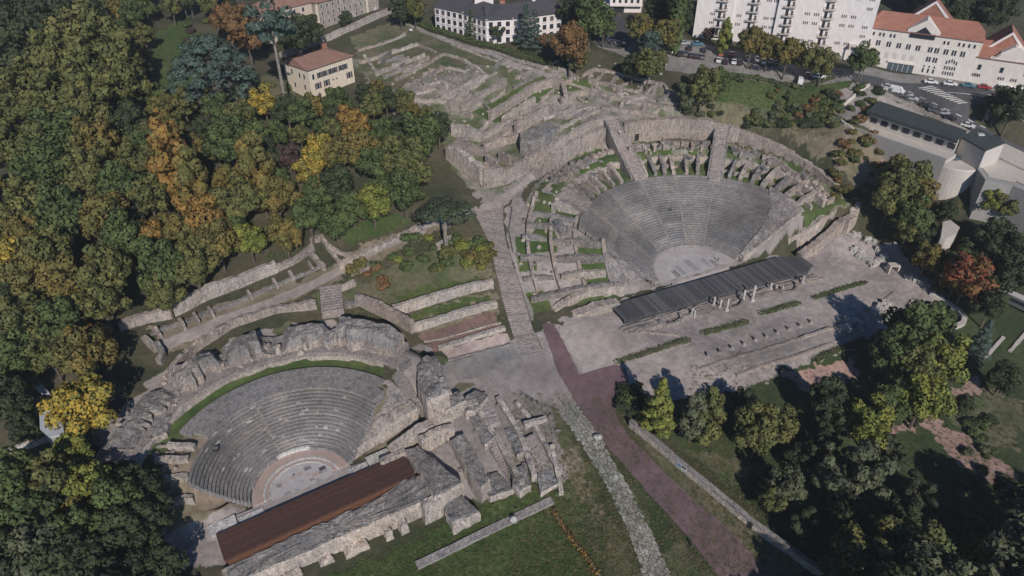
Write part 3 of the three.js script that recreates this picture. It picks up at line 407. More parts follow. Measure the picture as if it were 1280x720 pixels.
  for (const [x, y, h] of colsPx) {
    const w = W(x, y, .7), g = thing('column_stump', `white marble column stump ${h > 4 ? 'standing tallest' : h > 3 ? 'with a broken tip' : h > 2 ? 'of middling height' : 'broken off low'} behind the dark stage`, 'column', [w[0], .5, w[1]], rr(0, 6), 'white columns behind the stage');
    const prof = []; for (let i = 0; i <= 8; i++) prof.push(new THREE.Vector2((.36 - i * .012) * (1 + (rnd() - .5) * .08), .35 + i / 8 * h)); prof.push(new THREE.Vector2(.12, h + .45), new THREE.Vector2(0, h + .4));
    const s = new THREE.LatheGeometry(prof, 10).toNonIndexed(); mesh('shaft', finish(s.attributes.position.array, { uv: .5 }), M.whiteStone, g); mesh('plinth', box(-.5, .5, -.6, .35, -.5, .5), M.whiteStone, g);
  }
}
// ───────────────────────── the small theatre
{
  const T = thingAt('small_ancient_theatre', 'small half-round ancient stone theatre with a rust brown stage and broken outer walls', 'ruin', [OD.c[0], 0, OD.c[1]]);
  const aL = (r) => pw(r, [[10, -84], [21, -72]]), aR = (r) => pw(r, [[10.4, 84], [16, 76], [20.6, 70]]);
  const cuts = [-8];
  for (let i = 0; i < 16; i++) {
    const r = 10.4 + i * .64, y = .9 + i * .47, hw = .4 / r * 57.3, st = [aL(r), -34, ...cuts, 24, aR(r)];
    for (let k = 0; k < st.length - 1; k++) { const j0 = st[k] === -8 ? hw : 0, j1 = st[k + 1] === -8 ? hw : 0; mesh('seat_row', ring(OD, r, r + .44, y - 1.2, y, st[k] + j0, st[k + 1] - j1, { jit: .11, step: .9, uv: 1 / 3, amp: .42 }), i === 9 || i === 15 || vn(i * .6, k * 4) > .72 ? M.seatWarm : M.seat, T); mesh('foot_tread', ring(OD, r + .44, r + .68, y - 1.2, y - .12, st[k] + j0, st[k + 1] - j1, { n: 14 }), M.seatDark, T); }
  }
  { const g = []; for (let i = 0; i < 32; i++) { const r = 10.4 + i * .32, y = .9 + (i / 2) * .47 - .1, hw = .4 / r * 57.3; g.push(ring(OD, r, r + .34, y - .9, y, -8 - hw, -8 + hw, { n: 1 })); } mesh('stairway', g, M.seatWarm, T); }
  for (let i = 0; i < 40; i++) { const k = Math.floor(rr(0, 16)), r = 10.42 + k * .64, a = rr(-60, 60), w = rr(.5, 1.3) / r * 57.3; mesh('pale_seat_block', ring(OD, r, r + .43, .9 + k * .47 - .3, .9 + k * .47 + .04, a, a + w, { n: 2 }), M.seatWhite, T); }
  mesh('upper_slope', ring(OD, 20.7, 24.2, 5.5, 8.45, -41, 68, { tilt: .25, jit: .12, amp: .2 }), M.seat, T);
  mesh('upper_slope', ring(OD, 24.2, 26.9, 5.5, 8.85, -43, 63, { tilt: .05, jit: .15, amp: .2 }), M.seat, T);
  mesh('kerb_ring', ring(OD, 30.2, 31.3, 7, 9.15, -62, 57, { jit: .3, jo: 1 }), M.wallPale, T);
  mesh('upper_walk', ring(OD, 31.3, 34.5, 7, 9.4, -60, 66, { jit: .25, amp: .2, tilt: .2 }), M.mortar, T);
  mesh('upper_walk', ring(OD, 34.5, 38.4, 7, 9.8, -52, 60, { jit: .3, amp: .24, tilt: .4 }), M.mortar, T);
  // orchestra
  mesh('orchestra_floor', prism([...Array(31)].map((_, i) => pol(OD, 10.3, -88 + i * 176 / 30)).concat([toW(OD, 19, -.4), toW(OD, 17, -2.9), toW(OD, -19, -2.9), toW(OD, -21, .8)]), -.8, 0, { amp: .12 }), M.beige, T);
  mesh('pink_step', ring(OD, 8.0, 10.0, -.4, .28, -86, 84, { amp: .14 }), M.pinkMarble, T); mesh('pink_step', ring(OD, 6.9, 7.6, -.4, .16, -84, 82, { amp: .14 }), M.pinkMarble, T);
  mesh('white_step', ring(OD, 7.6, 8.0, -.4, .3, -85, 83), M.whiteStone, T); mesh('white_step', ring(OD, 6.6, 6.9, -.4, .2, -82, 80), M.whiteStone, T);
  mesh('podium_kerb', ring(OD, 10.0, 10.45, -.4, .95, -62, -16), M.seatWarm, T); mesh('podium_kerb', ring(OD, 10.0, 10.5, -.4, 1.25, -14, 26), M.whiteStone, T); mesh('podium_kerb', ring(OD, 10.0, 10.45, -.4, .95, 27, 84), M.seatDark, T);
  mesh('mosaic_floor', ring(OD, .1, 6.55, -.5, .05, -88, 88, { amp: .1 }), M.marble, T);
  for (let i = 0; i < 26; i++) { const x = rr(-5.3, 5.3), y = rr(-.3, 5.6); if (Math.hypot(x, y) > 5.9) continue; const s = rr(.25, .75); mesh('marble_panel', frameBox(OD, x - s, x + s, y - s * .7, y + s * .7, -.3, .062 + i * .003), [M.greyMarble, M.darkMarble, M.pinkMarble, M.greyMarble, M.seat][i % 5], T); }
  for (const [a0, a1, b0, b1, y] of [[9.6, 13.4, -2.4, -.4, .35], [13.6, 18.6, -2.6, .6, .55], [-13.5, -8.5, -2.4, -.6, .3], [-19, -13.8, -2.5, .4, .5]]) mesh('white_slab', frameBox(OD, a0, a1, b0, b1, -.4, y), M.whiteStone, T);
  // stage: boards along its length
  for (let i = 0; i < 11; i++) { const b = -2.75 - i * .6; mesh('stage_board', frameBox(OD, -18, i < 2 ? 16 : 20.8, b - .56, b, .7, 1.0 + rr(0, .02), { along: [-OD.s[1], OD.s[0]], uv: .5, amp: .2 }), rnd() < .5 ? M.rustDeck : M.rustDeckB, T); }
  mesh('stage_front', frameBox(OD, -17.9, 20.7, -9.2, -2.8, -.6, .68), M.rustDeckB, T);
  for (let i = 0; i < 2; i++) mesh('stage_step', frameBox(OD, -17.5, 17.5 - i * .4, -9.95 - i * .55, -9.42 - i * .55, -.6, .85 - i * .25, { along: [-OD.s[1], OD.s[0]], uv: .5 }), M.rustStep, T);
  mesh('stage_kerb', frameBox(OD, 15.6, 21.4, -3.6, -2.4, -.4, 1.9), M.wallPale, T);
  // stage building
  const fp = (l) => l.map((p) => toW(OD, ...p));
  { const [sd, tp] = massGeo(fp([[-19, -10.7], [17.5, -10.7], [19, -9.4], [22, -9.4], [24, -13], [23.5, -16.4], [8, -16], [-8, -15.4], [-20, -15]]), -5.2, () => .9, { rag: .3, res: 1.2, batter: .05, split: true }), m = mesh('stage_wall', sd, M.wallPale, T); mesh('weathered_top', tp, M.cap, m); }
  for (const [a, b, w, t] of [[20.5, -17.4, 4.2, 1.4], [14.2, -17.2, 1.8, -1.2], [11, -17, 1.7, -1.4], [4.5, -16.8, 5, -2.2], [-1.5, -16.3, 3, -2.4], [-8, -16.2, 4, -2]]) mesh('buttress', massGeo(fp([[a - w / 2, b - .9], [a + w / 2, b - .9], [a + w / 2, b + 1.4], [a - w / 2, b + 1.4]]), -5.4, () => t, { rag: .3, res: 1 }), M.wallPale, T);
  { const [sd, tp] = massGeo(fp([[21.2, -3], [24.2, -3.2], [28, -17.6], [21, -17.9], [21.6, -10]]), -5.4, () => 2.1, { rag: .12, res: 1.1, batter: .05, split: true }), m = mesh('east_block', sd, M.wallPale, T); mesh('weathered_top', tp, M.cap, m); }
  // side entrance walls on the right, stepping away from the stage
  mesh('side_wall', wallGeo([[11.6, 3.6], [20, 4.4], [27.6, 5]].map((p) => toW(OD, ...p)), { base: -1, top: [2.2, 4.6, 5.6], t: 3, rag: .4, step: .9 }), M.wallPale, T);
  mesh('side_wall', wallGeo([[28.8, 5.2], [36.6, 6]].map((p) => toW(OD, ...p)), { base: -1, top: [5.2, 5], t: 2.8, rag: .4, step: .9 }), M.wallPale, T);
  mesh('side_wall', wallGeo([[18.6, -1.2], [27, -.4], [34, .2]].map((p) => toW(OD, ...p)), { base: -1, top: [2, 3.8, 3.4], t: 2.2, rag: .35, step: .9 }), M.wallPale, T);
  mesh('side_wall', wallGeo([[24.8, -3.6], [30.5, -3], [33, -3]].map((p) => toW(OD, ...p)), { base: -5, top: [4, 4, 3], t: 1.4, rag: .35, step: .9 }), M.wallPale, T);
  mesh('slope_wedge', massGeo(fp([[12, 4.8], [27.5, 6.8], [25.6, 12.4], [22.6, 13.4], [18.8, 9.6]]), -1, (x, z) => { const [a, b] = toL(OD, x, z); return 2 + (b - 4) * .55 + (a - 12) * .12; }, { rag: .25, res: 1.4, batter: 0 }), M.mortar, T);
  { const g = []; for (let i = 0; i < 22; i++) { const t = i / 22, a = lerp(64, 80, t), r = lerp(30.3, 28.2, t); g.push(ring(OD, r - 1.4, r + 1.4, -1, 8.6 - t * 5.2, a, a + 16 / 22, { n: 1 })); } mesh('curved_stair', g, M.seatWarm, T); }
  // standing masses of the outer wall
  { const tops = [[-56, 9.8], [-50, 10.2], [-46, 10.8], [-38, 11.2], [-31, 10.9], [-30, 10.1], [-26.5, 10], [-25.5, 12.6], [-19, 13.6], [-11, 13], [-10, 10.2], [-7.6, 10.1], [-7, 12.8], [-2, 13.8], [5.5, 13.4], [6.2, 10.2], [14, 10], [14.8, 12.6], [22, 13.2], [28.5, 12.8], [29.2, 11], [33, 11], [33.8, 13.8], [42, 15], [54, 14.6], [59, 12.6]];
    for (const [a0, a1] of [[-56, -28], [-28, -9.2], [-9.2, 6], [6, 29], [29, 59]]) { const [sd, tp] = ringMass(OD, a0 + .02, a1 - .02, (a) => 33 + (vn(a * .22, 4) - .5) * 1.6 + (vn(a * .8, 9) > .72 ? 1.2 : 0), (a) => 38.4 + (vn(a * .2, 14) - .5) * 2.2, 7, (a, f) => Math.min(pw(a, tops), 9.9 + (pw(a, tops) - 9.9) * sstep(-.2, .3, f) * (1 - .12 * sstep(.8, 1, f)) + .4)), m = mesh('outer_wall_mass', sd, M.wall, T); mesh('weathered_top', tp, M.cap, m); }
    const masses = [[[[521, 462], [530, 448], [546, 446], [556, 466], [562, 494], [534, 508], [522, 490]], 8.6, 0], [[[184, 530], [205, 508], [218, 520], [210, 545], [190, 556]], 9.4, 5]];
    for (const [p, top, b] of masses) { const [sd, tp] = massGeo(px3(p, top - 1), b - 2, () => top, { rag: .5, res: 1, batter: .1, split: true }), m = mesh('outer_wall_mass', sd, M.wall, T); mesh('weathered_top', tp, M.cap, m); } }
  for (const [p, h] of [[[[205, 470], [240, 432], [290, 402], [345, 385], [395, 378]], 1.2], [[[445, 372], [470, 380], [500, 395], [515, 405]], 2.2]]) mesh('outer_ring_wall', wallGeo(px3(p, 11), { base: 8, top: 11 + h * .5, t: 1, rag: .4 }), M.wall, T);
  for (const [x, y, y1, w] of [[279, 458, 11.2, 1.6], [292, 452, 11.4, 1.4], [334, 438, 11.6, 1.8], [349, 440, 11.8, 1.4], [390, 415, 11.5, 1.6], [380, 432, 11, 2]]) { const p = W(x, y, 10); mesh('pier_stub', massGeo([[p[0] - w / 2, p[1] - w / 2], [p[0] + w / 2, p[1] - w / 2], [p[0] + w / 2, p[1] + w / 2], [p[0] - w / 2, p[1] + w / 2]], 8, () => y1, { rag: .3, res: .8 }), M.wallPale, T); }
  // vaulted substructures stepping down to the lawn
  const sub = [[[[562, 548], [580, 540], [613, 600], [602, 612], [590, 600]], 1.6], [[[606, 596], [622, 588], [643, 612], [612, 622], [602, 612]], -1.2], [[[640, 585], [656, 580], [664, 606], [650, 614], [640, 606]], -.6], [[[575, 500], [596, 486], [612, 494], [600, 510], [582, 516]], 2.6], [[[556, 618], [572, 610], [592, 632], [600, 640], [566, 655], [556, 640]], -1], [[[586, 520], [606, 516], [622, 545], [606, 556]], 1.2], [[[630, 536], [648, 530], [664, 560], [646, 570]], .4], [[[548, 498], [572, 488], [584, 500], [556, 514]], 4.2], [[[668, 590], [690, 585], [698, 606], [676, 616]], -1.8]];
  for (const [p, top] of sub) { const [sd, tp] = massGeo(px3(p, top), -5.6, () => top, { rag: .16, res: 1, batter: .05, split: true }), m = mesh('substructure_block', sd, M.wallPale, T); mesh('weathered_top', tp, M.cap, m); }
  for (const [p, t0, t1, w] of [[[[596, 512], [625, 552], [652, 600]], 2, .4, 1.2], [[[622, 498], [650, 540], [668, 590]], 1.8, 0, 1.2], [[[645, 506], [668, 530], [700, 585]], 1.2, -1, 1], [[[540, 520], [575, 505], [596, 500]], 3.4, 3, 1.6], [[[655, 530], [682, 520]], 1.6, 1, .9], [[[690, 560], [702, 610]], .2, -2, 1]]) mesh('stair_wall', wallGeo(px3(p, (t0 + t1) / 2), { base: -5, top: [t0, t1], t: w, rag: .22, step: .9 }), M.wallPale, T);
  for (const [p, q, w, y0, y1, n] of [[[612, 540], [646, 604], 3.2, 1.2, -2.4, 20], [[660, 545], [690, 592], 3, .8, -2.6, 18], [[600, 492], [618, 530], 3, 2, 1, 8]]) { const A = W(...p, y0), B = W(...q, y1), L = Math.hypot(B[0] - A[0], B[1] - A[1]), dx = (B[0] - A[0]) / L, dz = (B[1] - A[1]) / L, g = []; for (let i = 0; i < n; i++) { const u = []; boxPos(u, -w / 2, w / 2, -5, lerp(y0, y1, i / n), i / n * L, (i + 1) / n * L, ([x, y, t]) => [A[0] + dx * t - dz * x, y, A[1] + dz * t + dx * x]); g.push(finish(u)); } mesh('stair_flight', g, M.stair, T); }
  for (let i = 0; i < 90; i++) { const z = i % 3, p = z === 0 ? pol(OD, rr(31.5, 40), rr(-55, 58)) : z === 1 ? W(rr(555, 700), rr(500, 605), -1) : pol(OD, rr(22.5, 29), rr(-80, -48)); mesh('fallen_stone', lump(p[0], Math.max(Hg(...p), z === 0 ? 9.4 : -9) + .2, p[1], rr(.3, .9), rr(.3, .8), rr(.3, .9), { d: 0, k: .8 }), [M.wallPale, M.wallGrey, M.wall][i % 3], T); }
  for (const [a, r0, r1, h] of [[-50, 21.5, 27, 1.4], [-58, 21.5, 28, 1.2], [-66, 21, 28, 1.2], [-74, 20.5, 27, 1.4]]) mesh('radial_wall', wallGeo([pol(OD, r0, a), pol(OD, r1, a - 1)], { h, t: 1, rag: .5 }), M.wallPale, T);
  // long low wall across the lawn with its stone stump
  const A = P(521, 708), B = P(690, 626);
  const L = thingAt('low_garden_wall', 'long low grey stone wall crossing the green lawn', 'wall', [A[0], Hg(...A), A[1]]);
  mesh('coping', wallGeo([A, B], { h: [.5, .5], t: 1.7, rag: .06, bulge: .05 }), M.seatWarm, L); const s = P(642, 652); mesh('stone_stump', lump(s[0], Hg(...s) + .7, s[1], .8, .8, .8), M.whiteStone, L);
}
// ───────────────────────── paths, stairs and terraces
const sheet = (name, poly, m, off, label, cat) => { const pp = px2(poly), jp = []; const rough = !/road|car_park|pavement/.test(name) || name === 'red_road', am = name === 'red_road' ? .5 : .8; for (let i = 0; i < pp.length; i++) { const a = pp[i], b = pp[(i + 1) % pp.length], n = rough ? Math.max(1, Math.round(Math.hypot(b[0] - a[0], b[1] - a[1]) / 1.3)) : 1; for (let k = 0; k < n; k++) { const x = lerp(a[0], b[0], k / n), z = lerp(a[1], b[1], k / n); jp.push(rough ? [x + (vn(x * .9, z * .9, 5) - .5) * am, z + (vn(x * .9, z * .9, 25) - .5) * am] : [x, z]); } } const o = structure(name, drape(jp, off, { amp: .3, uv: 1 / 9 }), m); if (label) tag(o, label, cat); return o; };
sheet('plaza_paving', [[600, 470], [612, 452], [640, 428], [674, 426], [700, 470], [724, 506], [700, 513], [668, 500], [640, 490]], M.plaza, .06);
sheet('gravel_court', [[696, 412], [752, 399], [780, 420], [792, 444], [784, 450], [729, 468]], M.beige, .07);
sheet('red_road', [[677, 406], [692, 404], [706, 430], [724, 468], [768, 456], [783, 462], [786, 478], [768, 498], [770, 520], [786, 546], [830, 590], [880, 636], [925, 676], [975, 730], [905, 730], [862, 672], [812, 618], [768, 568], [735, 528], [700, 470]], M.redRoad, .085);
sheet('gravel_path', [[600, 264], [612, 254], [655, 226], [690, 196], [720, 174], [752, 156], [762, 160], [730, 178], [700, 198], [668, 224], [640, 248], [622, 266]], M.gravel, .06);
sheet('gravel_path', [[505, 30], [520, 32], [565, 50], [650, 80], [700, 98], [842, 127], [842, 131], [760, 117], [690, 101], [640, 82], [560, 54]], M.gravel, .06);
sheet('gravel_path', [[195, 428], [260, 402], [340, 372], [440, 322], [530, 280], [596, 258], [600, 264], [530, 288], [445, 332], [345, 382], [265, 414], [205, 440]], M.gravel, .06);
sheet('terrace_floor', [[522, 420], [617, 388], [622, 400], [532, 430]], M.terraBed, .07); sheet('terrace_floor', [[532, 431], [623, 402], [628, 409], [545, 440]], M.terraBed, .08); sheet('terrace_floor', [[552, 438], [632, 416], [640, 428], [562, 450]], M.terraPink, .07); sheet('terrace_floor', [[556, 454], [640, 432], [652, 446], [600, 470], [575, 476]], M.pavement, .07);
{ // the long stair between the two theatres
  const L = [[591, 266], [598, 276], [612, 305], [620, 340], [628, 375], [640, 415], [652, 445]], R = [[630, 262], [630, 290], [635, 318], [645, 350], [655, 380], [666, 412], [678, 440]].map((p) => p), n = 96;
  const s0 = hit(622, 345), S = thingAt('hillside_stair', 'long broad stone stair climbing between the two theatres', 'stairs', [s0[0], Hg(...s0), s0[1]]);
  const at = (A, t) => { const k = t * (A.length - 1), i = Math.min(A.length - 2, Math.floor(k)); return hit(lerp(A[i][0], A[i + 1][0], k - i), lerp(A[i][1], A[i + 1][1], k - i)); };
  let yPrev = 1e9; const pts = []; for (let i = 0; i <= n; i++) pts.push([at(L, i / n), at(R, i / n)]);
  const y0 = Hg(...pts[0][0]) + .3, y1 = Hg(...pts[n][1]) + .05;
  const ys = pts.map(([a, b]) => Math.max(Hg(...a), Hg(...b), Hg((a[0] + b[0]) / 2, (a[1] + b[1]) / 2)) + .1); for (let i = n - 1; i >= 0; i--) ys[i] = Math.max(ys[i], ys[i + 1] + .02);
  for (let i = 0; i < n; i++) mesh('step', prism([pts[i][0], pts[i][1], pts[i + 1][1], pts[i + 1][0]], ys[i] - 1.6, ys[i], { amp: .12 }), i % 12 === 11 ? M.pavement : rnd() < .25 ? M.stairDark : M.stair, S);
  mesh('edge_rail', tube([...Array(23)].map((_, i) => { const b = pts[Math.round(i * n / 22)][1]; return [b[0], ys[Math.round(i * n / 22)] + .9, b[1]]; }), .06, .06, 4), M.darkMetal, S);
}
{ // ancient paved street: every slab its own stone
  const L = [[695, 514], [720, 546], [757, 606], [783, 660], [806, 724]], R = [[719, 506], [746, 540], [790, 618], [816, 670], [840, 724]].map((p) => p);
  const A = L.map((p) => hit(...p)), B = R.map((p) => hit(...p)), c0 = hit(765, 610), S = thingAt('roman_street', 'ancient street of irregular pale paving slabs running down beside the lawn', 'street', [c0[0], Hg(...c0), c0[1]]);
  const at = (Q, t) => { const k = t * (Q.length - 1), i = Math.min(Q.length - 2, Math.floor(k)); return [lerp(Q[i][0], Q[i + 1][0], k - i), lerp(Q[i][1], Q[i + 1][1], k - i)]; };
  mesh('bedding', drape(A.concat([...B].reverse()), .05), M.roadJoint, S);
  let len = 0; for (let i = 1; i < A.length; i++) len += Math.hypot(A[i][0] - A[i - 1][0], A[i][1] - A[i - 1][1]);
  const NU = 6, NV = Math.round(len / .92), site = [];
  for (let v = -1; v <= NV; v++) for (let u = -1; u <= NU; u++) site.push([(u + .5 + rr(-.36, .36) + (v % 2) * .25) / NU, (v + .5 + rr(-.36, .36)) / NV, u, v]);
  const Wd = 4.6, map = (u, v) => { const a = at(A, clamp(v, 0, 1)), b = at(B, clamp(v, 0, 1)); return [lerp(a[0], b[0], u), lerp(a[1], b[1], u)]; };
  for (const s of site) {
    if (s[2] < 0 || s[2] >= NU || s[3] < 0 || s[3] >= NV) continue;
    let poly = [[-.02 * Wd, -.02 * len], [1.02 * Wd, -.02 * len], [1.02 * Wd, 1.02 * len], [-.02 * Wd, 1.02 * len]]; const sx = s[0] * Wd, sy = s[1] * len;
    poly = [[sx - 2, sy - 2], [sx + 2, sy - 2], [sx + 2, sy + 2], [sx - 2, sy + 2]];
    for (const o of site) { if (o === s) continue; const ox = o[0] * Wd, oy = o[1] * len; if (Math.abs(oy - sy) > 3) continue; const mx = (sx + ox) / 2, my = (sy + oy) / 2, nx = ox - sx, ny = oy - sy, out = []; const d = (p) => (p[0] - mx) * nx + (p[1] - my) * ny; for (let i = 0; i < poly.length; i++) { const a = poly[i], b = poly[(i + 1) % poly.length], da = d(a), db = d(b); if (da <= 0) out.push(a); if ((da < 0) !== (db < 0)) { const t = da / (da - db); out.push([lerp(a[0], b[0], t), lerp(a[1], b[1], t)]); } } poly = out; if (poly.length < 3) break; }
    if (poly.length < 3) continue;
    const y = rr(.1, .17), k = rr(.82, .9), w = poly.map((p) => { const q = map((sx + (p[0] - sx) * k) / Wd, (sy + (p[1] - sy) * k) / len); return q; });
    mesh('paving_slab', prism(w, (x, z) => Hg(x, z) - .1, (x, z) => Hg(x, z) + y, { amp: .4 }), rnd() < .6 ? M.roadStone : M.roadStoneB, S);
  }
}
// ───────────────────────── ruins on the upper terrace
{
  const c0 = hit(620, 160), T = thingAt('sanctuary_ruin', 'sprawling ruin of parallel stone walls and a square cistern above the great theatre', 'ruin', [c0[0], Hg(...c0), c0[1]]);
  const w = (p, o, m = M.wall, n = 'wall') => mesh(n, wallGeo(px2(p), o), m, T);
  w([[561, 134], [582, 118], [604, 102]], { h: [2, 2.2, 2], t: 1.1 }, M.wallPale); w([[576, 138], [605, 120], [632, 104]], { h: 1.8, t: 1.4 }); w([[612, 150], [640, 132], [666, 115], [690, 107]], { h: [2.4, 2.6, 3, 2.8], t: 1.6 }); w([[690, 107], [703, 112], [707, 128]], { h: 3, t: 1.4 });
  w([[565, 168], [582, 172], [602, 176]], { h: [3.6, 3.8, 3.2], t: 1.6 }, M.wallPale); w([[628, 154], [648, 142], [668, 130]], { h: [2.2, 2.6, 2.6], t: 1.2 }, M.wallPale); w([[644, 168], [664, 156], [684, 144]], { h: [3.6, 4, 3.6], t: 1.4 }); w([[684, 140], [704, 148], [716, 140]], { h: 2.6, t: 1.2 });
  w([[600, 176], [622, 164], [640, 154]], { h: 2, t: 1.1 }); w([[604, 190], [628, 180], [650, 176]], { h: 2.6, t: 1.3 }); w([[570, 184], [592, 192], [606, 196]], { h: 2.8, t: 1.4 });
  w([[560, 198], [574, 210], [590, 223], [603, 233]], { h: [4.5, 6.4, 7, 6.2], t: 1.8, rag: .5 }, M.wallPale); w([[604, 233], [616, 232], [632, 228]], { h: [6, 6, 5.2], t: 1.8, rag: .6 }); w([[632, 229], [650, 219], [668, 206], [684, 194]], { h: [5, 4.6, 4, 3.6], t: 1.5, rag: .5 }); w([[684, 194], [704, 178], [728, 163], [744, 155]], { h: [3, 2.6, 2.2, 1.6], t: 1.2 });
  w([[608, 206], [622, 214]], { h: 3.4, t: 1.2 }); w([[624, 200], [638, 207]], { h: 3, t: 1.2 }); w([[590, 210], [612, 214]], { h: 2.6, t: 1.2 }); w([[560, 190], [575, 180], [590, 172]], { h: 2, t: 1.2 });
  w([[700, 130], [730, 118], [744, 122]], { h: 2, t: 1.1 }); w([[706, 150], [724, 140], [746, 136]], { h: 1.5, t: 1 });
  mesh('cistern', massGeo(px3([[648, 166], [684, 151], [699, 158], [681, 172], [664, 177], [650, 175]], 26), 18, () => 26, { rag: .12, res: 1.2, batter: .1 }), M.wallGrey, T);
  for (const [p, h] of [[[[447, 64], [478, 56], [507, 44]], .9], [[[450, 80], [486, 68], [522, 57]], 1.2], [[[470, 95], [500, 82], [531, 71]], 1.4], [[[480, 99], [508, 86], [536, 74]], 1.1], [[[494, 102], [525, 86], [555, 69]], 1], [[[504, 110], [532, 96], [560, 86]], .8], [[[507, 124], [534, 128], [561, 130]], 1.2], [[[551, 124], [580, 110], [608, 97]], 1.4], [[[530, 108], [552, 103], [560, 112], [548, 120]], .9], [[[555, 69], [575, 74], [596, 86], [609, 97]], .9], [[[560, 86], [584, 90]], .6], [[[564, 56], [612, 74], [652, 88]], .5], [[[606, 62], [660, 80]], .5], [[[520, 118], [545, 112]], .8], [[[455, 70], [470, 92]], .7], [[[522, 57], [545, 66]], .8]]) w(p, { h, t: rr(.8, 1.2), rag: .35 }, rnd() < .4 ? M.wallPale : M.wall, 'low_wall');
  for (const [p, h] of [[[[728, 96], [742, 88], [760, 90], [790, 98]], .9], [[[742, 88], [736, 100]], .8], [[[754, 92], [746, 102]], .7], [[[772, 96], [762, 108]], .8], [[[735, 100], [765, 108], [800, 116]], .8], [[[790, 98], [830, 108], [836, 118]], 1], [[[806, 102], [800, 116]], .9], [[[822, 106], [816, 119]], .9], [[[760, 122], [800, 130], [838, 138]], 1], [[[752, 136], [790, 142], [822, 148]], 1.2], [[[780, 126], [774, 140]], .8], [[[808, 132], [802, 146]], .8], [[[720, 150], [748, 140], [760, 144]], 1]]) w(p, { h, t: rr(.8, 1.3), rag: .35 }, M.wall, 'low_wall');
  for (let i = 0; i < 110; i++) { const x = rr(470, 830), y = rr(70, 175), d = rnd() < .65 ? [rr(10, 26), -rr(6, 14)] : [rr(8, 18), rr(3, 9)]; if (y > 130 && x < 560) continue; if (x > 700 && y > 150) continue; if (y < 60 + (x - 470) * .12) continue; w([[x, y], [x + d[0] * .5, y + d[1] * .5 + rr(-1, 1)], [x + d[0], y + d[1]]], { h: rr(.5, 1.4), t: rr(.5, .95), rag: .35, bulge: .15, step: .8 }, [M.wall, M.wallPale, M.wallGrey][i % 3], 'low_wall'); }
  for (let i = 0; i < 170; i++) { const p = hit(rr(480, 840), rr(80, 178)); mesh('fallen_stone', lump(p[0], Hg(...p) + .15, p[1], rr(.4, .9), rr(.3, .6), rr(.4, .9), { d: 0 }), M.wallPale, T); }
}
{ // retaining wall and rooms along the foot of the wood
  const c0 = hit(300, 365), T = thingAt('shop_row_ruin', 'row of ruined rooms with a long retaining wall below the wood', 'ruin', [c0[0], Hg(...c0), c0[1]]);
  const w = (p, o, m = M.wall, n = 'wall') => mesh(n, wallGeo(px2(p), o), m, T);
  w([[150, 412], [185, 402], [216, 396]], { h: [2, 2.6, 3], t: 1.2 }); w([[218, 394], [250, 378], [300, 358], [346, 339]], { h: [3.6, 3.6, 3.4, 3.2], t: 1.2, rag: .3 }, M.wallPale); w([[346, 339], [372, 326], [392, 312]], { h: [2, 1.4, 1.8], t: 1.1 });
  w([[188, 418], [240, 400], [300, 378], [360, 352], [404, 332]], { h: .8, t: .8 }, M.wallGrey);
  for (const [x, y] of [[196, 414], [226, 404], [244, 397], [262, 389], [310, 366], [342, 352], [362, 342], [386, 330]]) w([[x, y], [x + 6, y + 9]], { h: rr(1, 1.8), t: .7 });
  w([[196, 432], [206, 446], [200, 456]], { h: 1.8, t: 1.2 }, M.wallGrey); w([[180, 424], [196, 440]], { h: 1.5, t: 1.2 });
  w([[388, 304], [402, 300], [416, 318], [426, 330]], { h: [1.8, 1.6, 1, .6], t: 1 }); w([[402, 300], [420, 316], [440, 322]], { h: 1, t: .8 }); w([[386, 316], [406, 338]], { h: 1.6, t: 1 }); w([[424, 336], [470, 312], [520, 288]], { h: 1.3, t: 1.3 }, M.wallPale); w([[436, 340], [462, 330]], { h: .6, t: 4 }, M.stair); w([[500, 300], [528, 286]], { h: .5, t: 3.6 }, M.stair); w([[545, 312], [566, 300]], { h: 1.4, t: 1.4 }, M.wallPale);
}
{ // terrace walls beside the stair
  const c0 = hit(560, 400), T = thingAt('terrace_walls', 'stepped pale retaining walls with red floors beside the long stair', 'wall', [c0[0], Hg(...c0), c0[1]]);
  const w = (p, o, m = M.wallPale, n = 'wall') => mesh(n, wallGeo(px2(p), o), m, T);
  w([[492, 393], [550, 376], [616, 359]], { h: [2.8, 2.8, 2.6], t: 1.1, rag: .12 }); w([[514, 414], [560, 400], [621, 383]], { h: [2.1, 2.1, 2], t: 1.1, rag: .18 }); w([[530, 428], [626, 404]], { h: .35, t: .35, rag: .05 }); w([[548, 437], [590, 424], [631, 412]], { h: 1.1, t: 1.1, rag: .2 }); w([[560, 451], [640, 431]], { h: .4, t: .5, rag: .1 }, M.wallGrey);
  w([[432, 384], [452, 380], [470, 388]], { h: 1.6, t: 1.2 }, M.wallGrey); w([[426, 364], [444, 356]], { h: 1.4, t: 1 });
  const g = [], A = W(413, 357, 12), B = W(416, 390, 10.2); for (let i = 0; i < 10; i++) { const L = Math.hypot(B[0] - A[0], B[1] - A[1]), dx = (B[0] - A[0]) / L, dz = (B[1] - A[1]) / L, u = []; boxPos(u, -2.7, 2.7, 7, lerp(12.2, 10.6, i / 10), i / 10 * L, (i + 1) / 10 * L, ([x, y, t]) => [A[0] + dx * t - dz * x, y, A[1] + dz * t + dx * x]); g.push(finish(u)); } mesh('stepped_ramp', g, M.stairDark, T);
}
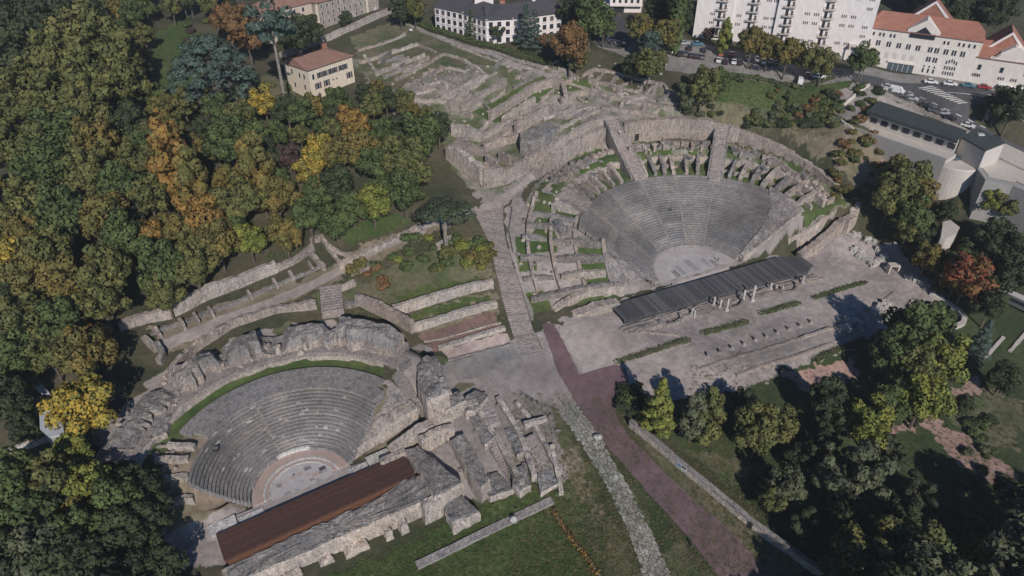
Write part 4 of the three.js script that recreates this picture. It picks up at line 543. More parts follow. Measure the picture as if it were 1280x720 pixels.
{ // long boundary wall beside the red road
  const pl = [[787, 533], [830, 568], [880, 610], [935, 656], [985, 692], [1030, 725]], c0 = hit(880, 610), T = thingAt('boundary_wall', 'long pale rubble boundary wall running beside the red road', 'wall', [c0[0], Hg(...c0), c0[1]]);
  mesh('wall', wallGeo(px2(pl), { h: 2.1, t: .75, rag: .08, bulge: .06 }), M.wallPale, T); mesh('coping', wallGeo(px2(pl).map(([x, z]) => [x, z]), { base: px2(pl).map((p) => Hg(...p) + 2.02), h: 2.28, t: 1.0, rag: .04, bulge: .03 }), M.wallGrey, T);
  const a = hit(936, 657), b = hit(940, 660); mesh('door', wallGeo([[a[0] - .3, a[1] + .45], [b[0] - .3, b[1] + .45]], { h: 1.9, t: .3, rag: 0, bulge: 0, step: 5 }), M.darkMetal, T);
  const s0 = hit(846, 583), s1 = hit(860, 594), s = thingAt('notice_board', 'white notice board with a blue picture hung on the boundary wall', 'sign', [s0[0], Hg(...s0) + .9, s0[1]]), g0 = Hg(...s0), dx = (s1[0] - s0[0]), dz = (s1[1] - s0[1]), L = Math.hypot(dx, dz), fr = (u, y, v) => [s0[0] + dx / L * u - dz / L * v, g0 + y, s0[1] + dz / L * u + dx / L * v];
  for (const [n, u0, u1, y0, y1, v0, v1, m] of [['panel', 0, 2.6, .55, 1.95, .3, .42, M.frame], ['picture', .2, 1.2, .75, 1.8, .42, .44, M.blueTarp], ['text_block', 1.35, 2.4, 1.2, 1.75, .42, .44, M.darkMetal]]) { const q = []; boxPos(q, u0, u1, y0, y1, v0, v1, ([u, y, v]) => fr(u, y, v)); mesh(n, finish(q), m, s); }
}
// ───────────────────────── buildings
function building(name, label, A, deg, y0) {   // u runs along the front, v into the building, y up from its base
  const r = deg * Math.PI / 180, d = [Math.cos(r), -Math.sin(r)], n = [Math.sin(-r), -Math.cos(r)];
  const T = thingAt(name, label, 'building', [A[0], y0, A[1]]);
  const tr = (u, y, v) => [A[0] + d[0] * u + n[0] * v, y0 + y, A[1] + d[1] * u + n[1] * v];
  const B = {
    T, tr,
    bx(nm, u0, u1, ya, yb, v0, v1, m, parent = T) { const q = []; boxPos(q, u0, u1, ya, yb, v0, v1, (p) => tr(...p)); return mesh(nm, finish(q, { amp: .07, uv: 1 / 6 }), m, parent); },
    poly(nm, faces, m, parent = T) { const q = []; for (const f of faces) { const v = f.map((p) => tr(...p)); for (let i = 1; i < v.length - 1; i++) tri(q, v[0], v[i], v[i + 1]); } return mesh(nm, finish(q, { amp: .12, uv: 1 / 8 }), m, parent); },
    gable(nm, u0, u1, v0, v1, y, h, m, hipL = 0, hipR = 0, parent = T) { const vm = (v0 + v1) / 2, a = [u0, y, v0], b = [u1, y, v0], c = [u1, y, v1], e = [u0, y, v1], f = [u0 + hipL, y + h, vm], g = [u1 - hipR, y + h, vm]; return B.poly(nm, [[a, b, g, f], [c, e, f, g], [b, c, g], [e, a, f], [a, e, c, b]], m, parent); },
    gableV(nm, u0, u1, v0, v1, y, h, m, parent = T) { const um = (u0 + u1) / 2; return B.poly(nm, [[[u0, y, v0], [um, y + h, v0], [um, y + h, v1], [u0, y, v1]], [[u1, y, v0], [u1, y, v1], [um, y + h, v1], [um, y + h, v0]], [[u0, y, v0], [u1, y, v0], [um, y + h, v0]], [[u0, y, v1], [um, y + h, v1], [u1, y, v1]]], m, parent); },
    win(u, y, w = 1, h = 1.6, v = 0, m = M.glass, fr = M.frame) { const f = B.bx('window', u - w / 2 - .12, u + w / 2 + .12, y - .1, y + h + .12, v - .05, v + .1, fr); B.bx('pane', u - w / 2, u + w / 2, y, y + h, v - .08, v, m, f); return f; },
    winS(v, y, w = 1, h = 1.6, u = 0, m = M.glass) { const f = B.bx('window', u - .05, u + .1, y - .1, y + h + .12, v - w / 2 - .12, v + w / 2 + .12, M.frame); B.bx('pane', u - .08, u, y, y + h, v - w / 2, v + w / 2, m, f); return f; },
  }; return B;
}
{ // cream villa
  const b = building('cream_villa', 'cream three-storey villa with shutters and a brown tiled roof at the edge of the wood', W(391.4, 126.8, 29), 50.7, 29);
  b.bx('wall', 0, 18.5, -2, 10.6, 0, 13, M.cream); b.gable('roof', -.7, 19.2, -.8, 13.6, 10.62, 2.6, M.roofBrown, 0.3, 6.5);
  for (const [u, v] of [[3, 8], [13, 7.6]]) b.bx('chimney', u, u + 1.5, 12, 14.3, v, v + .9, M.roofRed);
  for (const [i, u] of [1.6, 4.2, 6.4, 8.8, 10.6, 13.2, 15].entries()) { b.win(u, 7, .8, 1.7); if (i > 0) for (const s of [-1, 1]) b.bx('shutter', u + s * .78 - .28, u + s * .78 + .28, 6.95, 8.75, -.14, -.06, M.shutter); }
  for (const u of [3, 6.6, 16.4]) { b.win(u, 3.6, .9, 1.9); for (const s of [-1, 1]) b.bx('shutter', u + s * .95 - .32, u + s * .95 + .32, 3.55, 5.55, -.14, -.06, M.shutter); }
  for (const u of [9.4, 10.8]) b.win(u, 4.6, .5, .5); for (const u of [3, 7, 11]) { b.bx('arched_door', u - .7, u + .7, -.5, 1.5, -.06, .1, M.shutter); b.poly('door_arch', [[[u - .7, 1.5, -.06], [u + .7, 1.5, -.06], [u + .5, 2, -.06], [u, 2.2, -.06], [u - .5, 2, -.06]]], M.shutter); }
  for (const [v, y] of [[2.6, 7], [5, 7], [9, 7.4], [3, 3.4], [8.4, 3]]) b.winS(v, y, .7, 1.6); b.bx('downpipe', 13.9, 14.05, 0, 10.5, -.12, -.02, M.frame);
  b.bx('side_balcony', -1, 0, 7.4, 7.6, 9.6, 11.6, M.metal);
}
{ // old stone institute at the top edge
  const b = building('stone_institute', 'long old stone house with pale quoins at the end of the white garden wall', W(399, 35, 36), 49, 36);
  b.bx('wall', 0, 31, -2, 9.4, 0, 13, M.oldStone); b.gable('roof', -.6, 31.6, -.7, 13.7, 9.42, 3.4, M.roofBrown, 5, 5); b.bx('wing_wall', -22, 0, -2, 9.2, 3, 13, M.pinkWall); b.gable('wing_roof', -22.6, .2, 2.4, 13.6, 9.25, 3, M.roofBrown, 3, 0);
  b.bx('quoin', 24.4, 25.4, -1, 9.4, -.06, .2, M.cream); b.bx('quoin', -.06, .7, -1, 9.4, -.06, .7, M.cream);
  for (let i = 0; i < 8; i++) for (const y of [1, 4.2, 7]) b.win(2.4 + i * 2.75, y, .8, 1.5, 0, M.glassBlue, M.cream); for (let i = 0; i < 5; i++) for (const y of [3.6, 6.6]) b.win(-20 + i * 4, y, .9, 1.5, 3); b.bx('door', 28, 29.4, -.5, 2.2, -.06, .1, M.frame);
}
{ // slate-roofed college in four turning bays
  const E = [[543, 8], [579, 15.5], [608, 25], [640, 23.5], [703, 15.5]].map((p) => W(...p, 44));
  const T = thingAt('slate_roofed_hostel', 'white hostel with a dark slate roof bending in bays behind a hedge', 'building', [E[2][0], 35, E[2][1]]);
  for (let k = 0; k < 4; k++) {
    const A = E[k], B = E[k + 1], L = Math.hypot(B[0] - A[0], B[1] - A[1]), d = [(B[0] - A[0]) / L, (B[1] - A[1]) / L], n = [d[1], -d[0]], tr = ([u, y, v]) => [A[0] + d[0] * u + n[0] * v, y, A[1] + d[1] * u + n[1] * v];
    const bx = (nm, u0, u1, ya, yb, v0, v1, m, par = T) => { const q = []; boxPos(q, u0, u1, ya, yb, v0, v1, tr); return mesh(nm, finish(q, { amp: .08 }), m, par); };
    bx('wall', 0, L, 33, 44, 0, 11, M.white); const q = []; for (const f of [[[-.2, 44.02, -.7], [L + .2, 44.02, -.7], [L + .2, 47.6, 7], [-.2, 47.6, 7]], [[-.2, 47.6, 7], [L + .2, 47.6, 7], [L + .2, 44.2, 12], [-.2, 44.2, 12]], [[-.2, 44, -.7], [-.2, 47.6, 7], [-.2, 44, 12]], [[L + .2, 44, -.7], [L + .2, 44, 12], [L + .2, 47.6, 7]]]) { const v = f.map(tr); for (let i = 1; i < v.length - 1; i++) tri(q, v[0], v[i], v[i + 1]); } mesh('roof', finish(q, { amp: .15, uv: 1 / 8 }), M.slate, T);
    bx('verge', L + .1, L + .5, 44.05, 44.3, -.7, .4, M.white);
    const nw = Math.max(2, Math.floor(L / 2.7)); for (let i = 0; i < nw; i++) for (const y of [35.6, 38.5, 41.4]) { const u = (i + .5) * L / nw, f = bx('window', u - 1, u + 1, y - .1, y + 1.9, -.1, .1, M.white); bx('pane', u - .75, u + .75, y, y + 1.75, -.14, -.02, rnd() < .7 ? M.glass : M.shutter, f); bx('sill', u - 1.1, u + 1.1, y - .45, y - .1, -.35, 0, M.white, f); }
  }
  { const q = []; const c = W(600, 0, 48); boxPos(q, c[0] - 2, c[0] + 5, 44, 49.5, c[1] - 4, c[1]); mesh('roof_block', finish(q, { amp: .08 }), M.white, T); const c2 = W(628, 6, 47), q2 = []; boxPos(q2, c2[0] - 1, c2[0] + 1, 45, 48.4, c2[1] - 1.4, c2[1]); mesh('chimney', finish(q2), M.roofRed, T); const c3 = W(667, 3, 47), q3 = []; boxPos(q3, c3[0] - .6, c3[0] + .6, 45, 49, c3[1] - 1, c3[1]); mesh('chimney', finish(q3), M.white, T); }
}
{ // white house beyond the lawn
  const b = building('white_house', 'low white house with a long balcony behind the car park trees', W(752, 16, 38), -3, 38);
  b.bx('wall', 0, 16, -2, 3.4, 0, 9, M.white); b.bx('upper_wall', 3, 16, 3.4, 7, -1.2, 9, M.white); b.bx('roof_slab', 2.6, 16.4, 7.02, 7.3, -1.6, 9.3, M.concrete); for (let i = 0; i < 5; i++) b.win(4.6 + i * 2.4, 4.3, 1, 1.5, -1.2); b.bx('garage_opening', 4.6, 9, .2, 2.4, -.06, .1, M.glass); b.bx('balcony_rail', 3, 16, 3.4, 4.2, -2.2, -2.1, M.white); b.bx('balcony_floor', 3, 16, 3.2, 3.42, -2.2, -1.21, M.white);
}
{ // apartment block
  const b = building('apartment_block', 'tall white apartment block with stacks of small balconies above the car park', W(865, 49, 37), -20, 37);
  const secs = [[0, 13, 0], [13, 28, .9], [28, 43, -.2], [43, 60, .8]]; for (const [u0, u1, v] of secs) b.bx('wall', u0, u1, -2, 27, v, 15, M.white); b.bx('roof_slab', -.3, 60.3, 27.02, 27.4, -.5, 15.3, M.concrete);
  for (const [u, v] of [[9.2, 0], [20, .9], [32, -.2], [44.8, .8]]) for (let f = 0; f < 8; f++) {
    const y = 2.4 + f * 3.05; b.bx('balcony_floor', u - 1.9, u + 1.9, y - .18, y, v - 1.25, v, M.concretePale); const r = b.bx('balcony_rail', u - 1.9, u + 1.9, y + .72, y + .82, v - 1.28, v - 1.2, M.darkMetal); for (let k = 0; k <= 6; k++) b.bx('baluster', u - 1.88 + k * .62, u - 1.8 + k * .62, y, y + .72, v - 1.26, v - 1.22, M.darkMetal, r);
    b.win(u - .7, y, 1, 2.1, v, M.glass, M.white); b.win(u + 1, y + .2, .8, 1.6, v, M.shutter, M.white);
  }
  for (const [u, v] of [[6, 0], [15.2, .9], [24.6, .9], [27, .9], [38, -.2], [41, -.2], [50, .8], [53, .8], [57.4, .8]]) for (let f = 0; f < 8; f++) if ((f + Math.floor(u)) % 3) for (const s of [-.55, .1, .75]) b.win(u + s, 3.2 + f * 3.05, .36, .95, v, M.shutter, M.white);
  b.bx('entrance_door', 55.4, 58.8, -.5, 2.4, .7, .9, M.glassBlue); for (const u of [55.4, 57.1, 58.8]) b.bx('door_frame', u - .08, u + .08, -.5, 2.5, .62, .7, M.frame); b.bx('canopy', 54, 60.4, 3.45, 3.8, -1.4, 1, M.concretePale); b.bx('canopy_post', 54.2, 54.6, -1, 3.45, -1.3, -.9, M.white);
}
{ // white convent school with red roofs
  const b = building('red_roofed_school', 'large white school with red tiled roofs and gabled dormers along the street', W(1069, 82, 33), -28, 33);
  b.bx('wall', 0, 36, -3, 13.6, 0, 13, M.whiteB); b.gable('roof', -.5, 36.5, -.6, 13.6, 13.62, 4.4, M.roofRed, 4, 3.5);
  b.poly('gable_dormer', [[[13, 13.5, -.25], [23, 13.5, -.25], [23, 14.6, -.25], [18, 18.2, -.25], [13, 14.6, -.25]], [[13, 14.6, -.25], [18, 18.2, -.25], [18, 18.2, 6.6], [13, 14.6, 6.6]], [[23, 14.6, -.25], [23, 14.6, 6.6], [18, 18.2, 6.6], [18, 18.2, -.25]]], M.whiteB); b.bx('dormer_window', 14.2, 21.8, 12.2, 13.9, -.36, -.2, M.glass); b.poly('dormer_light', [[[15.6, 13.95, -.33], [20.4, 13.95, -.33], [18, 16, -.33]]], M.glass);
  for (const u of [1.8, 3, 5, 6.2, 8.4, 9.6, 25, 26.2, 29.4, 30.8, 32.4, 34]) b.win(u, 11.2, .55, 1.1); for (const u of [2, 5.2, 8.6, 11.8, 14.8, 17.8, 21.6, 23.6, 26.4, 28.8, 31.4]) for (const s of [-.4, .4]) b.win(u + s, 8, .5, 1.7); for (const u of [22, 24]) for (const s of [-.4, .4]) b.win(u + s, 4.9, .5, 1.6);
  b.win(6.4, 4.6, .6, 1.3); for (const u of [9, 11.6, 14.4, 17]) b.win(u, 4.4, .9, 1.7, 0, M.frame); b.bx('glazed_porch', 10.2, 18.4, -.4, 3, -.08, .1, M.glassBlue); for (let i = 1; i < 5; i++) b.bx('porch_mullion', 10.2 + i * 1.64 - .06, 10.2 + i * 1.64 + .06, -.4, 3, -.16, -.08, M.white); b.bx('porch_lintel', 9.8, 18.8, 3.02, 3.5, -.5, 0, M.whiteB); for (const u of [21.4, 23, 24.6]) { b.win(u, 1.2, .5, 1.4); b.win(u, 3, .4, .6); } for (const y of [1.4, 3.2, 5]) for (let i = 0; i < 5; i++) b.win(27.6 + i * .75, y + (y > 4 ? (2 - Math.abs(i - 2)) * .35 : 0), .36, 1.1);
  b.bx('wing_wall', 36.02, 78, -3, 8.6, .2, 12, M.whiteB); b.gable('wing_roof', 35.6, 78.5, -.4, 12.6, 8.62, 4.2, M.roofRed, 0, 3); b.poly('stepped_gable', [[[39.5, 8.5, -.2], [51.5, 8.5, -.2], [51.5, 9.6, -.2], [49.6, 10.4, -.2], [49.6, 11.4, -.2], [46.8, 13.2, -.2], [45, 13.2, -.2], [42, 11, -.2], [42, 10, -.2], [39.5, 9.4, -.2]], [[42, 10.8, -.2], [45.5, 13.2, -.2], [45.5, 13.2, 6], [42, 10.8, 4]], [[49.6, 10.8, -.2], [49.6, 10.8, 4], [45.5, 13.2, 6], [45.5, 13.2, -.2]]], M.whiteB);
  b.gableV('cross_roof', 37, 50, 4, 16, 10, 6.4, M.roofRed); b.bx('parapet', 36.8, 38, 9.4, 10.4, 3.4, 4, M.whiteB); b.gableV('back_gable', 12, 26, 12, 20, 15, 6.4, M.roofRed); for (const [u, v, y, h, du] of [[12, 11.8, 15, 6.8, 7], [37, 3.8, 10, 6.8, 6.5]]) b.poly('gable_coping', [[[u - .4, y, v], [u + du, y + h, v], [u + du, y + h - .9, v], [u + .4, y - .6, v]], [[u + du * 2 + .4, y, v], [u + du * 2 - .4, y - .6, v], [u + du, y + h - .9, v], [u + du, y + h, v]]], M.white);
  for (const u of [37.5, 44, 51, 55]) b.win(u, 4.6, 1, 1.7, .2); for (const u of [34, 37, 44, 47.6]) for (let i = 0; i < 3; i++) b.win(u + i * .7 + (u < 36 ? 2.4 : 0), 2.3, .36, .9, .2); for (const y of [.2, 4]) b.win(59, y, 3, 3, .2, M.glassBlue); for (const u of [66, 71]) b.win(u, 3.6, 1.2, 2, .2);
}
{ // concrete museum sunk in the slope
  const c = W(1140, 165, 30), T = thingAt('concrete_museum', 'low concrete museum with a dark flat roof and rounded bastion dug into the slope', 'building', [c[0], 20, c[1]]);
  const pr = (nm, p, y, y0, m) => mesh(nm, prism(px3(p, y), y0, y, { amp: .08, uv: 1 / 6 }), m, T);
  pr('hall_wall', [[1086, 141], [1100, 129], [1206, 164], [1197, 177]], 30, 20, M.concretePale); pr('roof', [[1084, 138.4], [1099, 126], [1209, 163], [1197, 175.4]], 31, 30.02, M.flatRoof);
  const A = W(1086, 141, 30), B = W(1197, 177, 30), L = Math.hypot(B[0] - A[0], B[1] - A[1]), d = [(B[0] - A[0]) / L, (B[1] - A[1]) / L], n = [d[1], -d[0]], bx = (nm, u0, u1, ya, yb, v0, v1, m) => { const q = []; boxPos(q, u0, u1, ya, yb, v0, v1, ([u, y, v]) => [A[0] + d[0] * u + n[0] * v, y, A[1] + d[1] * u + n[1] * v]); return mesh(nm, finish(q, { amp: .08 }), m, T); };
  for (let i = 0; i < 8; i++) bx('window', 1.2 + i * L / 8, 1.2 + i * L / 8 + 2.2, 27.4, 29, -.1, .1, M.glass);
  bx('parapet', -.4, L + .4, 29.9, 30.9, -.9, -.5, M.concretePale); bx('terrace_floor', -.5, L + 1, 25, 26.3, -6.4, -.05, M.concretePale); bx('terrace_wall', -.5, L + 1, 15, 26.9, -7, -6.41, M.concrete); bx('end_wall', -6, -.52, 18, 28, -5, 3, M.concrete);
  pr('office_wall', [[1202, 172], [1222, 160], [1256, 179], [1232, 189]], 30, 18, M.concretePale); pr('office_roof', [[1202, 171], [1222, 159], [1257, 178], [1232, 188]], 30.4, 30.01, M.flatGreen); const sk = W(1226, 168, 30.6); mesh('skylight', box(sk[0] - .9, sk[0] + .9, 30.4, 30.8, sk[1] - .6, sk[1] + .6), M.frame, T);
  const dc = W(1196, 201, 24), prof = [[0, 24], [6.4, 24], [6.6, 24.3], [6.9, 24.3], [7.1, 23.9], [7.3, 8]].map((p) => new THREE.Vector2(...p)), lg = new THREE.LatheGeometry(prof, 40).toNonIndexed(); lg.translate(dc[0], 0, dc[1]); mesh('bastion', finish(lg.attributes.position.array, { amp: .1 }), M.concretePale, T);
  const rl = new THREE.CylinderGeometry(1.6, 1.6, .7, 24).toNonIndexed(); rl.translate(dc[0], 24.4, dc[1] - 1.5); mesh('roof_light', finish(rl.attributes.position.array), M.glassBlue, T);
  pr('terrace_link', [[1192, 186], [1203, 171], [1233, 190], [1220, 200], [1196, 196]], 24.2, 12, M.concretePale); pr('side_terrace', [[1233, 191], [1257, 179.5], [1300, 200], [1300, 221], [1250, 197]], 24.6, 12, M.concretePale);
  pr('lower_terrace', [[1226, 206], [1250, 197], [1300, 221], [1300, 240], [1270, 226], [1236, 220]], 24, 12, M.concretePale); pr('lower_wall', [[1226, 208], [1236, 221], [1270, 227.5], [1300, 241], [1300, 246], [1266, 232], [1232, 225], [1222, 211]], 24.7, 12, M.concrete);
  for (const x of [1255, 1262, 1267]) { const p = W(x, 231, 20); mesh('slit_window', box(p[0] - .3, p[0] + .3, 18, 21, p[1] - .5, p[1] + 1.1), M.glass, T); }
}
{ // pale garden wall and steps near the institute
  const p = [[352, 72], [392, 56], [440, 36], [490, 14]], c0 = hit(420, 44), T = thingAt('garden_wall', 'thick pale garden wall climbing beside the stone house', 'wall', [c0[0], Hg(...c0), c0[1]]); mesh('wall', wallGeo(px2(p), { h: 1.6, t: 2.4, rag: .15 }), M.wallPale, T);
}
{ // sheds under the trees at the lower edge of the wood
  const b = W(60, 512, 13), T = thingAt('white_roofed_shed', 'white roofed shed half hidden below the bright yellow tree', 'shed', [b[0], 9, b[1]]); mesh('roof', prism(px3([[49, 516], [66, 512], [78, 524], [80, 542], [62, 546], [50, 536]], 13), 12.6, 13), M.tarp, T); mesh('wall', prism(px3([[51, 518], [64, 514], [76, 526], [78, 540], [62, 544], [52, 535]], 13), 7, 12.59), M.concrete, T);
  const p = [[-5, 572], [35, 560], [90, 541]], c = hit(60, 552), w = thingAt('pale_parapet', 'pale parapet wall with coping below the white roofed shed', 'wall', [c[0], Hg(...c), c[1]]); mesh('wall', wallGeo(px2(p), { h: [1, 1.6, 2.4], t: .8, rag: .03 }), M.wallPale, w);
  const q = W(44, 484, 12), t = thingAt('blue_awning', 'pale blue awning stretched beside the shed', 'awning', [q[0], 9, q[1]]); mesh('cloth', prism(px3([[30, 464], [38, 470], [52, 478], [62, 492], [52, 492], [38, 480]], 12), (x, z) => 11.7, (x, z) => 11.8 + vn(x, z) * .5), M.tarp, t); for (const [x, y] of [[32, 466], [56, 490]]) { const k = W(x, y, 11.5); mesh('post', tube([[k[0], 7, k[1]], [k[0], 11.7, k[1]]], .08, .08), M.metal, t); }
}
// ───────────────────────── street and car park
sheet('road', [[1062, 88], [1090, 95], [1140, 104], [1292, 124], [1292, 152], [1242, 129], [1214, 131], [1210, 145], [1235, 162], [1292, 190], [1292, 202], [1235, 174], [1190, 152], [1140, 127], [1100, 109], [1066, 101]], M.asphalt, .07);
sheet('car_park', [[745, 58], [775, 48], [860, 50], [900, 60], [1000, 80], [1062, 88], [1066, 101], [1030, 106], [1000, 108], [940, 100], [860, 92], [800, 82], [770, 66]], M.pavement, .06);
sheet('road', [[744, 58], [760, 20], [775, 18], [790, 40], [800, 52], [775, 62]], M.asphalt, .065);
sheet('pavement', [[1066, 80], [1090, 85], [1140, 94], [1292, 112], [1292, 124], [1140, 104.5], [1090, 95.5], [1062, 90]], M.pavement, .12);
sheet('pavement', [[1066, 102], [1100, 110], [1140, 128], [1190, 153], [1235, 175], [1292, 204], [1292, 210], [1230, 178], [1186, 157], [1136, 132], [1096, 114], [1060, 112]], M.pavement, .12);
{ const g = []; for (let i = 0; i < 11; i++) { const t = i / 10; g.push(drape(px2([[lerp(1147, 1196, t), lerp(110, 129, t)], [lerp(1165, 1208, t), lerp(107.5, 128, t)], [lerp(1168, 1210, t), lerp(108.4, 128.9, t)], [lerp(1150, 1198, t), lerp(111, 130, t)]]), .1)); } const o = mesh('road_hatching', g, M.paint); o.userData.kind = 'structure'; const d = []; for (let i = 0; i < 9; i++) { const t = i / 9, u = t + .05; d.push(drape(strip([hit(lerp(1105, 1240, t), lerp(100, 164, t)), hit(lerp(1105, 1240, u), lerp(100, 164, u))], .1), .1)); } d.push(drape(strip([hit(1185, 116), hit(1200, 117), hit(1230, 121)], .12), .1)); structure('lane_marking', d, M.paint); }
function carProto(paint, van) {
  const g = new THREE.Group(), l = van ? 4.9 : 4.1, w = .86, ext = (pts, hw, m, nm, par = g) => { const sh = new THREE.Shape(pts.map((p) => new THREE.Vector2(...p))), e = new THREE.ExtrudeGeometry(sh, { depth: hw * 2 - .12, bevelEnabled: true, bevelThickness: .06, bevelSize: .05, bevelSegments: 1 }); e.translate(0, 0, -hw + .06); const n = e.index ? e.toNonIndexed() : e; const o = mesh(nm, finish(n.attributes.position.array, { amp: 0 }), m, par); return o; };
  const h = l / 2; ext(van ? [[-h, .35], [h, .35], [h, 1.0], [h - .7, 1.2], [h - 1.3, 2.0], [-h + .1, 2.05]] : [[-h, .32], [h, .32], [h, .7], [h - 1.1, .92], [-h + .5, .98], [-h, .85]], w, paint, 'body');
  const cab = van ? ext([[h - 1.25, 1.28], [h - .78, 1.25], [h - 1.3, 1.92]], w + .005, M.glass, 'windscreen') : ext([[-h + .45, .95], [h - 1.15, .92], [h - 1.75, 1.4], [-h + 1, 1.42]], w - .08, M.glass, 'cabin'); if (!van) ext([[-h + 1, 1.41], [h - 1.78, 1.4], [h - 1.85, 1.47], [-h + 1.1, 1.48]], w - .12, paint, 'roof', cab);
  for (const x of [-h + .8, h - .85]) for (const z of [-w + .05, w - .05]) { const t = new THREE.CylinderGeometry(.32, .32, .2, 12).rotateX(Math.PI / 2).toNonIndexed(); t.translate(x, .32, z); const k = mesh('wheel', finish(t.attributes.position.array, { amp: 0 }), M.tyre, g); const r = new THREE.CylinderGeometry(.19, .19, .23, 8).rotateX(Math.PI / 2).toNonIndexed(); r.translate(x, .32, z); mesh('rim', finish(r.attributes.position.array, { amp: 0 }), M.metal, k); }
  for (const z of [-.6, .6]) { mesh('headlight', box(h - .02, h + .06, .55, .72, z - .18, z + .18, { amp: 0 }), M.frame, g); mesh('tail_light', box(-h - .06, -h + .02, .6, .78, z - .16, z + .16, { amp: 0 }), M.tailLight, g); }
  return g;
}
M.tailLight = flat(.3, .02, .02, .4);
const paints = { white: [.72, .71, .7], silver: [.42, .43, .45], dark: [.03, .032, .04], grey: [.13, .135, .145], blue: [.05, .17, .24], red: [.32, .035, .035], brick: [.34, .12, .07] };
const protoCars = {};
function car(x, y, col, heading, where, van) {
  const key = col + (van ? 'v' : ''); protoCars[key] ||= carProto(new THREE.MeshPhysicalMaterial({ color: new THREE.Color().setRGB(...paints[col]), roughness: .4, clearcoat: .8, clearcoatRoughness: .1, side: THREE.DoubleSide }), van);
  const p = hit(x, y), g = protoCars[key].clone(); g.name = numbered(van ? 'parked_van' : 'parked_car'); g.position.set(p[0], Hg(...p) + .1, p[1]); g.rotation.y = heading * Math.PI / 180; tag(g, `${col === 'dark' ? 'black' : col === 'brick' ? 'brick red' : col} ${van ? 'van' : 'hatchback'} ${where}`, van ? 'van' : 'car', 'vehicles ' + where); scene.add(g);
}
for (const [x, y, c, h, v] of [[898, 77, 'white', 75], [907, 79, 'dark', 75], [917, 79, 'white', 75], [925, 80, 'dark', 75], [935, 75, 'silver', 75], [946, 76, 'white', 75], [954, 79, 'white', 75], [962, 79, 'grey', 75], [970, 81, 'dark', 75], [901, 69, 'brick', 75], [914, 70, 'red', 75], [1019, 97, 'silver', -20], [1009, 96, 'dark', 75], [1024, 98, 'white', -20], [835, 65, 'dark', 75], [843, 66, 'white', 75], [850, 69, 'dark', 75], [857, 69, 'grey', 75], [864, 71, 'dark', 75], [871, 72, 'dark', 75], [878, 73, 'grey', 75], [872, 57, 'blue', 0], [862, 62, 'dark', 75], [855, 56, 'silver', 0], [880, 64, 'dark', 75]]) car(x, y, c, h, 'parked in the tree-lined car park', v);
car(944, 87, 'dark', -15, 'standing alone on the open lane of the car park'); car(1000, 104, 'white', 70, 'at the hedge end of the car park', true);
for (const [x, y, c] of [[760, 53, 'dark'], [768, 55, 'dark'], [775, 57, 'grey']]) car(x, y, c, 10, 'parked beyond the green lawn');
for (const [x, y, c, v] of [[1109, 111, 'silver'], [1120, 116, 'white', 1], [1129, 121, 'grey'], [1139, 125, 'silver'], [1157, 134, 'dark'], [1168, 140, 'grey'], [1178, 143, 'silver'], [1187, 149, 'dark'], [1209, 159, 'white'], [1245, 176, 'dark']]) car(x, y, c, -38, 'parked in the row above the museum roof', v);
for (const [x, y, c, v] of [[1163, 104.5, 'white'], [1187, 107, 'white'], [1210, 109, 'blue'], [1230, 111, 'red'], [1255, 114, 'white', 1], [1275, 117, 'silver'], [1264, 124, 'white', 1]]) car(x, y, c, -20, 'parked along the front of the school', v);
function lamp(x, y, h, label) { const p = hit(x, y), g = thing('street_lamp', label, 'lamp post', [p[0], Hg(...p), p[1]], 2.4); mesh('pole', tube([[0, -.3, 0], [0, h - 1, 0], [.1, h - .2, 0], [.7, h, 0]], .12, .07, 8), M.metal, g); const a = mesh('lamp_head', box(.6, 1.5, h - .1, h + .06, -.16, .16), M.frame, g); mesh('lens', box(.75, 1.4, h - .14, h - .1, -.12, .12), M.glassBlue, a); }
lamp(1228, 153, 9, 'tall grey street lamp by the retaining wall on the bend'); lamp(1076, 101, 7, 'shorter street lamp beside the round street tree');
{ // retaining wall on the bend, parapet beside the ramp
  const p = [[1232, 150], [1245, 136], [1262, 142], [1292, 158]], c = hit(1250, 142), T = thingAt('bend_retaining_wall', 'grey panelled retaining wall holding the green bank on the bend', 'wall', [c[0], Hg(...c), c[1]]); mesh('wall', wallGeo(px2(p), { h: 3, t: .6, rag: .02, bulge: .01 }), M.concrete, T); mesh('coping', wallGeo(px2(p), { base: px2(p).map((q) => Hg(...q) + 2.9), h: 3.15, t: .9, rag: .02, bulge: .01 }), M.concretePale, T);
  const q = [[1035, 140], [1048, 137], [1062, 126], [1086, 108]], c2 = hit(1060, 127), U = thingAt('ramp_parapet_wall', 'white parapet curving down the ramp to the museum door', 'wall', [c2[0], Hg(...c2), c2[1]]); mesh('parapet', wallGeo(px2(q), { h: 1, t: .55, rag: .03, bulge: .02 }), M.concretePale, U); mesh('parapet', wallGeo(px2([[1094, 116], [1108, 112], [1124, 114], [1142, 128]]), { h: .9, t: .55, rag: .03, bulge: .02 }), M.concretePale, U); mesh('parapet', wallGeo(px2([[1046, 148], [1054, 156], [1066, 164]]), { h: .9, t: .5, rag: .03, bulge: .02 }), M.concretePale, U);
  sheet('ramp_paving', [[1048, 142], [1064, 128], [1086, 112], [1100, 118], [1080, 140], [1060, 152]], M.pavement, .08);
}
